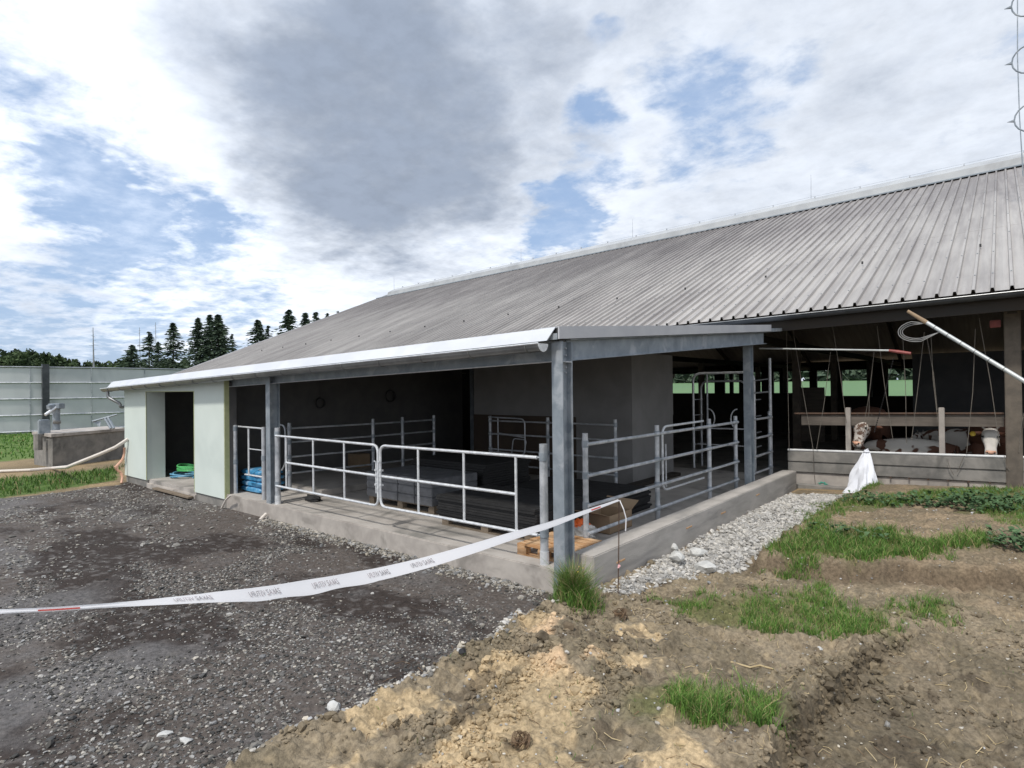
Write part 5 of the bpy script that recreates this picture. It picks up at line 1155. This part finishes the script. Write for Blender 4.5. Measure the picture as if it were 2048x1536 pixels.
MT['cowspeck'].node_tree.nodes  # pale face with dark freckles
a = P(1977, 880, y=15.5); cow('brown cow with a white face and yellow ear tags, nearest the barn post', (a.x, 15.55+1.62, fl), -PI/2+.02, ('cowbrown', 'cowwhite'), (0, 0), 1.2)
a = P(1728, 885, y=15.5); cow('cow with a pale speckled face right behind the white bag', (a.x-.15, 15.5+1.6, fl), -PI/2+.12, ('cowbrown', 'cowspeck'), (-.45, 0), 1.32, tags=False)
a = P(1822, 900, y=16.2); cow('brown and white patched cow standing sideways between the two facing cows', (a.x, 16.35, fl), PI+.2, ('cowpatch', 'cowwhite'), (0.05, -.45), .79, tags=False)
a = P(1905, 885, y=17.6); cow('brown and white cow half hidden behind the second rail post', (a.x+.3, 17.7, fl), PI-.5, ('cowpatch', 'cowwhite'), (0, -.3), .92, tags=False)

# ------------------------------------------------------------------ far left: tank, pit, hose
c0 = np.array(P(0, 863, z=-.75)[:2]); c1 = np.array(P(249, 862, z=-.75)[:2])
Rt = 26.; dirc = Vector(ray(60, 780)); dirc.z = 0; dirc.normalize(); dist = 53.; tcx, tcy = dirc.x*(dist+Rt), dirc.y*(dist+Rt); ztop = EYE+(796-733)/F_PX*53*1.28; 
rr_ = ray(60, 733); tt_ = math.hypot(rr_[0], rr_[1]); ztop = EYE+rr_[2]/tt_*dist; rr_ = ray(60, 863); zbot = EYE+rr_[2]/math.hypot(rr_[0], rr_[1])*dist
TK = thing('slurry_tank', 'large round light grey slurry tank with panel seams behind the lawn', 'tank', (tcx, tcy, zbot))
na = 120; m = MB(); V = []
for i in range(na): a = 2*PI*i/na; V += [(tcx+Rt*math.cos(a), tcy+Rt*math.sin(a), zbot-.8), (tcx+Rt*math.cos(a), tcy+Rt*math.sin(a), ztop), (tcx+(Rt-.15)*math.cos(a), tcy+(Rt-.15)*math.sin(a), ztop), (tcx+(Rt-.15)*math.cos(a), tcy+(Rt-.15)*math.sin(a), zbot-.8)]
m.add(V, [(4*i+k, 4*((i+1) % na)+k, 4*((i+1) % na)+(k+1) % 4, 4*i+(k+1) % 4) for i in range(na) for k in range(3)]); wl = m.build('tank_wall', 'tankc', TK, True)
hh = ztop-zbot
for k in (.0, .25, .5, .75, .99):
    m = MB(); z_ = zbot+hh*k; m.tube([(tcx+(Rt+.03)*math.cos(2*PI*i/na), tcy+(Rt+.03)*math.sin(2*PI*i/na), z_) for i in range(na+1)], .055, 4, False); m.build('ring_seam', 'zinc' if k > .9 else 'galv', wl)
m = MB(); ac = math.atan2(-dirc.y, -dirc.x)
for k in range(-16, 17):
    a = ac+k*.135; q = (tcx+(Rt+.02)*math.cos(a), tcy+(Rt+.02)*math.sin(a)); m.bar((q[0], q[1], zbot), (q[0], q[1], ztop), .05, .05)
m.build('panel_joints', 'galv', wl)['kind'] = 'stuff'
rr_ = ray(91, 760); hd = math.hypot(rr_[0], rr_[1]); q = Vector((rr_[0], rr_[1], 0))/hd*(dist-.5)
m = MB(); m.bar((q.x, q.y, zbot-.1), (q.x, q.y, ztop+.15), .40, .25); m.build('riser_duct', 'darkgut', TK)
# concrete pit with pump
pz = .55; pa_, pb_ = P(68, 862, z=pz), P(260, 855, z=pz)
fl_ = P(105, 868, z=.45)
dxy = Vector(ray(105, 868)); tt = (24.5)/math.hypot(dxy.x, dxy.y); Cn = Vector((dxy.x*tt, dxy.y*tt, 0)); rv_ = Vector(ray(250, 868)); tt = 26.5/math.hypot(rv_.x, rv_.y); Cr = Vector((rv_.x*tt, rv_.y*tt, 0)); lv = Vector(ray(68, 862)); tt = 26.5/math.hypot(lv.x, lv.y); Cl = Vector((lv.x*tt, lv.y*tt, 0)); Cb = Cl+(Cr-Cn)
ztp = EYE+ray(105, 868)[2]/math.hypot(*ray(105, 868)[:2])*24.5
PT = thing('concrete_pit', 'low weathered concrete slurry pit on the grass before the round tank', 'pit', (Cn.x, Cn.y, -.6))
up = lambda v, z_: (v.x, v.y, z_)
m = MB(); m.hexa([up(v, -.9) for v in (Cn, Cr, Cb, Cl)], [up(v, ztp-.1) for v in (Cn, Cr, Cb, Cl)]); m.build('pit_wall', 'conc_old', PT)
ctr = (Cn+Cr+Cb+Cl)/4; ex = lambda v: ctr+(v-ctr)*1.04
m = MB(); m.hexa([up(ex(v), ztp-.098) for v in (Cn, Cr, Cb, Cl)], [up(ex(v), ztp) for v in (Cn, Cr, Cb, Cl)]); m.build('pit_cover', 'conc', PT)
def W3(px_, py_, d): r_ = Vector(ray(px_, py_)); t_ = d/math.hypot(r_.x, r_.y); return Vector((r_.x*t_, r_.y*t_, EYE+r_.z*t_))
PM = thing('slurry_pump', 'rusty grey slurry pump with a slanted pipe on the corner of the concrete pit', 'pump', W3(113, 860, 25.2))
m = MB(); m.tube([W3(112, 860, 25.2), W3(113, 808, 25.2)], .11, 10); m.build('column', 'galv_dark', PM, True)
m = MB(); a = W3(113, 812, 25.2); m.bar(a+Vector((-.2, -.12, 0)), a+Vector((.2, .12, 0)), .22, .18); m.bar(W3(96, 815, 25.), W3(113, 812, 25.2), .16, .16); m.build('motor_head', 'galv_dark', PM, bevel=.02)
m = MB(); m.tube([W3(90, 830, 24.9), W3(112, 814, 25.1)], .05, 8); m.build('pipe', 'galv_new', PM, True)
m = MB(); a = W3(88, 850, 25.3); m.bar(a+Vector((0, 0, -.32)), a+Vector((0, 0, .18)), .3, .3); m.build('valve_box', 'galv_dark', PM, bevel=.03)
m = MB(); m.tube([W3(76, 868, 25.), W3(76, 900, 25.)], .12, 8); m.build('standpipe', 'conc_old', PM, True); m = MB(); m.tube([W3(106, 844, 25.1), W3(122, 844, 25.1)], .06, 6); m.build('flange', 'conc_old', PM, True)
m = MB(); m.tube([W3(184, 843, 25.5), W3(234, 829, 25.5)], .035, 6); m.tube([W3(210, 837, 25.5), W3(222, 857, 25.3)], .045, 6); m.tube([W3(216, 835, 25.5), W3(228, 857, 25.3)], .045, 6); a = W3(192, 848, 25.5); m.add([a, W3(184, 843, 25.5), W3(202, 842, 25.5), W3(200, 854, 25.4)], [(0, 1, 2, 3)])
tag(m.build('metal_bracket', 'galv_dark', None, True), 'tilted rusty metal bracket lying on the pit cover', 'bracket')
for px_, lb in ((187, 'left grey pallet on the dirt in front of the concrete pit'), (222, 'right grey pallet on the dirt beside the annex corner')):
    a = W3(px_, 918, 20.); pallet(lb, a.x-.5, a.x+.45, a.y-.5, a.y+.5, -.46)
# pale hose
q = [P(px_, py_, z=-.36) for px_, py_ in ((-160, 957), (-70, 951), (0, 948), (60, 946), (105, 942))]
for v in q: v.z = gz(v.x, v.y)+.05
q = q+[W3(135, 934, 19.4), W3(160, 924, 19.), W3(200, 908, 18.8), W3(230, 895, 18.6), W3(247, 884, 18.5), W3(256, 878, 18.5)]
m = MB(); m.tube(q, .045, 8); tag(m.build('suction_hose', 'palehose', None, True), 'thick pale hose rising from the dirt track to the corner of the annex', 'hose')
q = [W3(249, 895, 18.6), W3(248, 915, 18.6), W3(238, 928, 18.5), W3(230, 935, 18.5), W3(238, 942, 18.5), W3(246, 950, 18.5), W3(243, 966, 18.4)]
m = MB(); m.tube(rounded(q, .12, 5), .03, 7); tag(m.build('thin_hose', 'pinkhose', None, True), 'thin orange-pink hose curling at the left foot of the annex', 'hose')

# ------------------------------------------------------------------ trees
def spruce(px, toppy, D, wpx, label, seed, n=900):
    rr = np.random.default_rng(seed); top = W3(px, toppy, D); base = Vector((top.x, top.y, -1.5)); Ht = top.z-base.z; Rb = wpx/2/F_PX*D*2.5
    t = thing('spruce_tree', label, 'tree', base, 'spruces beyond the round tank')
    m = MB(); m.tube([base, base.lerp(top, .6), top], .2, 6, rr=[.32, .16, .03]); m.build('trunk', 'bark', t)
    V = []; 
    nb = n
    for i in range(nb):
        f = rr.uniform(0, 1)**.85; f = .35+.65*f; zz_ = base.z+Ht*f; L = Rb*(((1-f)/.65)**1.0*1.05+.02)*rr.uniform(.3, 1.2); a = rr.uniform(0, 2*PI)
        k = int(5)
        for j in range(k):
            s0 = rr.uniform(.1, 1.0); c = Vector((top.x+math.cos(a)*L*s0, top.y+math.sin(a)*L*s0, zz_-L*s0*.32+.12*L*s0*s0)); sz_ = (.20+.50*(1-s0*.5))*Rb*.10+.10
            u = Vector((math.cos(a+rr.uniform(-.8, .8)), math.sin(a+rr.uniform(-.8, .8)), rr.uniform(-.5, .1)))*sz_; v_ = Vector((rr.uniform(-1, 1), rr.uniform(-1, 1), rr.uniform(-.7, .7)))*sz_*.45
            V += [c-u*.6-v_*.2, c-u*.1+v_, c+u, c-u*.1-v_]
    V = np.array([v_[:] for v_ in V])-np.array(OFF[t.name]); F_ = np.arange(len(V)).reshape(-1, 4); npmesh('crown', V, F_, 'needle', parent=t)
for i, a in enumerate([(264, 690, 120, 50, 'small spruce, first on the left of the spruce row', 350), (298, 664, 130, 44, 'thin sparse spruce between the small one and the tall lone spruce', 260), (316, 684, 132, 34, 'small spruce squeezed left of the tall lone spruce', 240), (346, 646, 125, 46, 'tall lone spruce with a pointed crown left of the dense group', 420),
                     (396, 636, 120, 44, 'left spruce of the dense dark group', 650), (420, 630, 122, 46, 'middle spruce of the dense dark group', 650), (436, 630, 120, 58, 'right tall spruce of the dense dark group', 750), (464, 668, 126, 28, 'small spruce at the right side of the dense group', 260),
                     (515, 640, 130, 56, 'spruce standing alone just above the roof slope', 420), (536, 652, 132, 40, 'narrow spruce right beside the one alone above the roof slope', 220), (578, 620, 130, 66, 'tallest spruce above the barn roof slope', 420), (610, 626, 135, 56, 'spruce right of the tallest one above the roof slope', 320), (632, 625, 138, 50, 'second to last spruce along the roof slope', 300), (655, 627, 140, 44, 'thin spruce near the end of the row on the roof slope', 240), (676, 621, 142, 30, 'last thin spruce on the right behind the roof slope', 180)]):
    spruce(a[0], a[1], a[2], a[3], a[4], 200+i, a[5])
def dead(px, toppy, D, label, seed, r0=.22):
    rr = np.random.default_rng(seed); top = W3(px, toppy, D); base = Vector((top.x+.5, top.y, -1)); t = thing('dead_tree', label, 'tree', base); m = MB(); m.tube([base, base.lerp(top, .5), top], .1, 6, rr=[r0, r0*.6, .04]); m.build('trunk', 'deadbark', t)
    m = MB()
    for i in range(26):
        f = rr.uniform(.45, .98); p = base.lerp(top, f); a = rr.uniform(0, 6.3); L = rr.uniform(.5, 1.6)*(1.1-f)*1.6; m.tube([p, p+Vector((math.cos(a)*L, math.sin(a)*L, rr.uniform(-.3, .2)*L))], .02, 3, False)
    m.build('branches', 'deadbark', t)
dead(186, 655, 110, 'bare dead trunk standing alone above the tank wall', 1); dead(279, 655, 135, 'faint bare trunk behind the first spruces', 2, .12); dead(311, 645, 138, 'thin bare trunk left of the tall lone spruce', 3, .12)
# deciduous belt behind the tank
def broad(name, px, toppy, D, wpx, label, seed, group, m_='leaf'):
    rr = np.random.default_rng(seed); top = W3(px, toppy-(9 if px < 150 else 1), D); base = Vector((top.x, top.y, -1.5)); Rb = wpx/2/F_PX*D; Ht = top.z-base.z
    t = thing('broadleaf_tree', label, 'tree', base, group); m = MB(); m.tube([base, base+Vector((0, 0, Ht*.6))], .3, 6, rr=[.4, .15]); m.build('trunk', 'bark', t)
    n = 1900; lob = rr.uniform(-1, 1, (9, 3)); V = []
    c0_ = Vector((base.x, base.y, base.z+Ht*.66))
    for i in range(n):
        l = lob[rr.integers(9)]; d = rr.normal(0, 1, 3); d /= np.linalg.norm(d); rad = rr.uniform(.6, 1)**.5
        c = c0_+Vector((l[0]*Rb*.6+d[0]*Rb*.42*rad, l[1]*Rb*.6+d[1]*Rb*.42*rad, l[2]*Ht*.22+d[2]*Ht*.20*rad)); s_ = rr.uniform(.25, .55)
        u = Vector(rr.normal(0, 1, 3)).normalized()*s_; v_ = Vector(rr.normal(0, 1, 3)).normalized()*s_*.7; V += [c-u, c+v_, c+u, c-v_]
    V = np.array([v_[:] for v_ in V])-np.array(OFF[t.name]); npmesh('crown', V, np.arange(len(V)).reshape(-1, 4), m_, parent=t)
bl = [(-20, 706, 140, 70), (18, 708, 140, 60), (48, 716, 150, 50), (78, 716, 145, 46), (105, 712, 140, 50), (135, 714, 142, 46), (158, 724, 150, 34), (200, 727, 160, 40), (232, 728, 160, 44), (262, 726, 160, 50), (300, 720, 160, 50), (340, 722, 160, 44), (372, 722, 160, 40)]
words = ['leftmost round green tree above the tank wall', 'second round green tree from the left above the tank', 'low green tree third from the left above the tank', 'low green tree right of the first dip above the tank', 'rounded green tree left of the dark tank duct line', 'rounded green tree right of the dark tank duct line', 'small low tree before the bare trunk', 'low bushy tree just right of the bare trunk', 'low bushy tree left of the first spruce', 'low bushy tree under the first spruce', 'low bushy tree under the thin sparse spruce', 'low bushy tree at the foot of the tall lone spruce', 'low bushy tree left of the dense spruces']
for i, (a, lb) in enumerate(zip(bl, words)): broad('b', a[0], a[1], a[2], a[3], lb, 300+i, 'green trees above the tank wall')
# wood beyond the field, seen through the barn
rr = np.random.default_rng(5); n = 9000; x = rr.uniform(-170, 40, n); y = rr.uniform(318, 335, n); z = 3.5+rr.uniform(0, 1, n)**.8*(9+4*np.sin(x*.13)+3*np.sin(x*.31+1))
C3 = np.stack([x, y, z], -1); u = rr.normal(0, 1.1, (n, 3)); v_ = rr.normal(0, 1.1, (n, 3)); V = np.stack([C3-u, C3+v_, C3+u, C3-v_], 1).reshape(-1, 3)
tag(npmesh('far_wood', V, np.arange(len(V)).reshape(-1, 4), 'needle'), 'dark far-off wood behind the green field', 'wood', kind='stuff')
print('objects', len(bpy.data.objects))
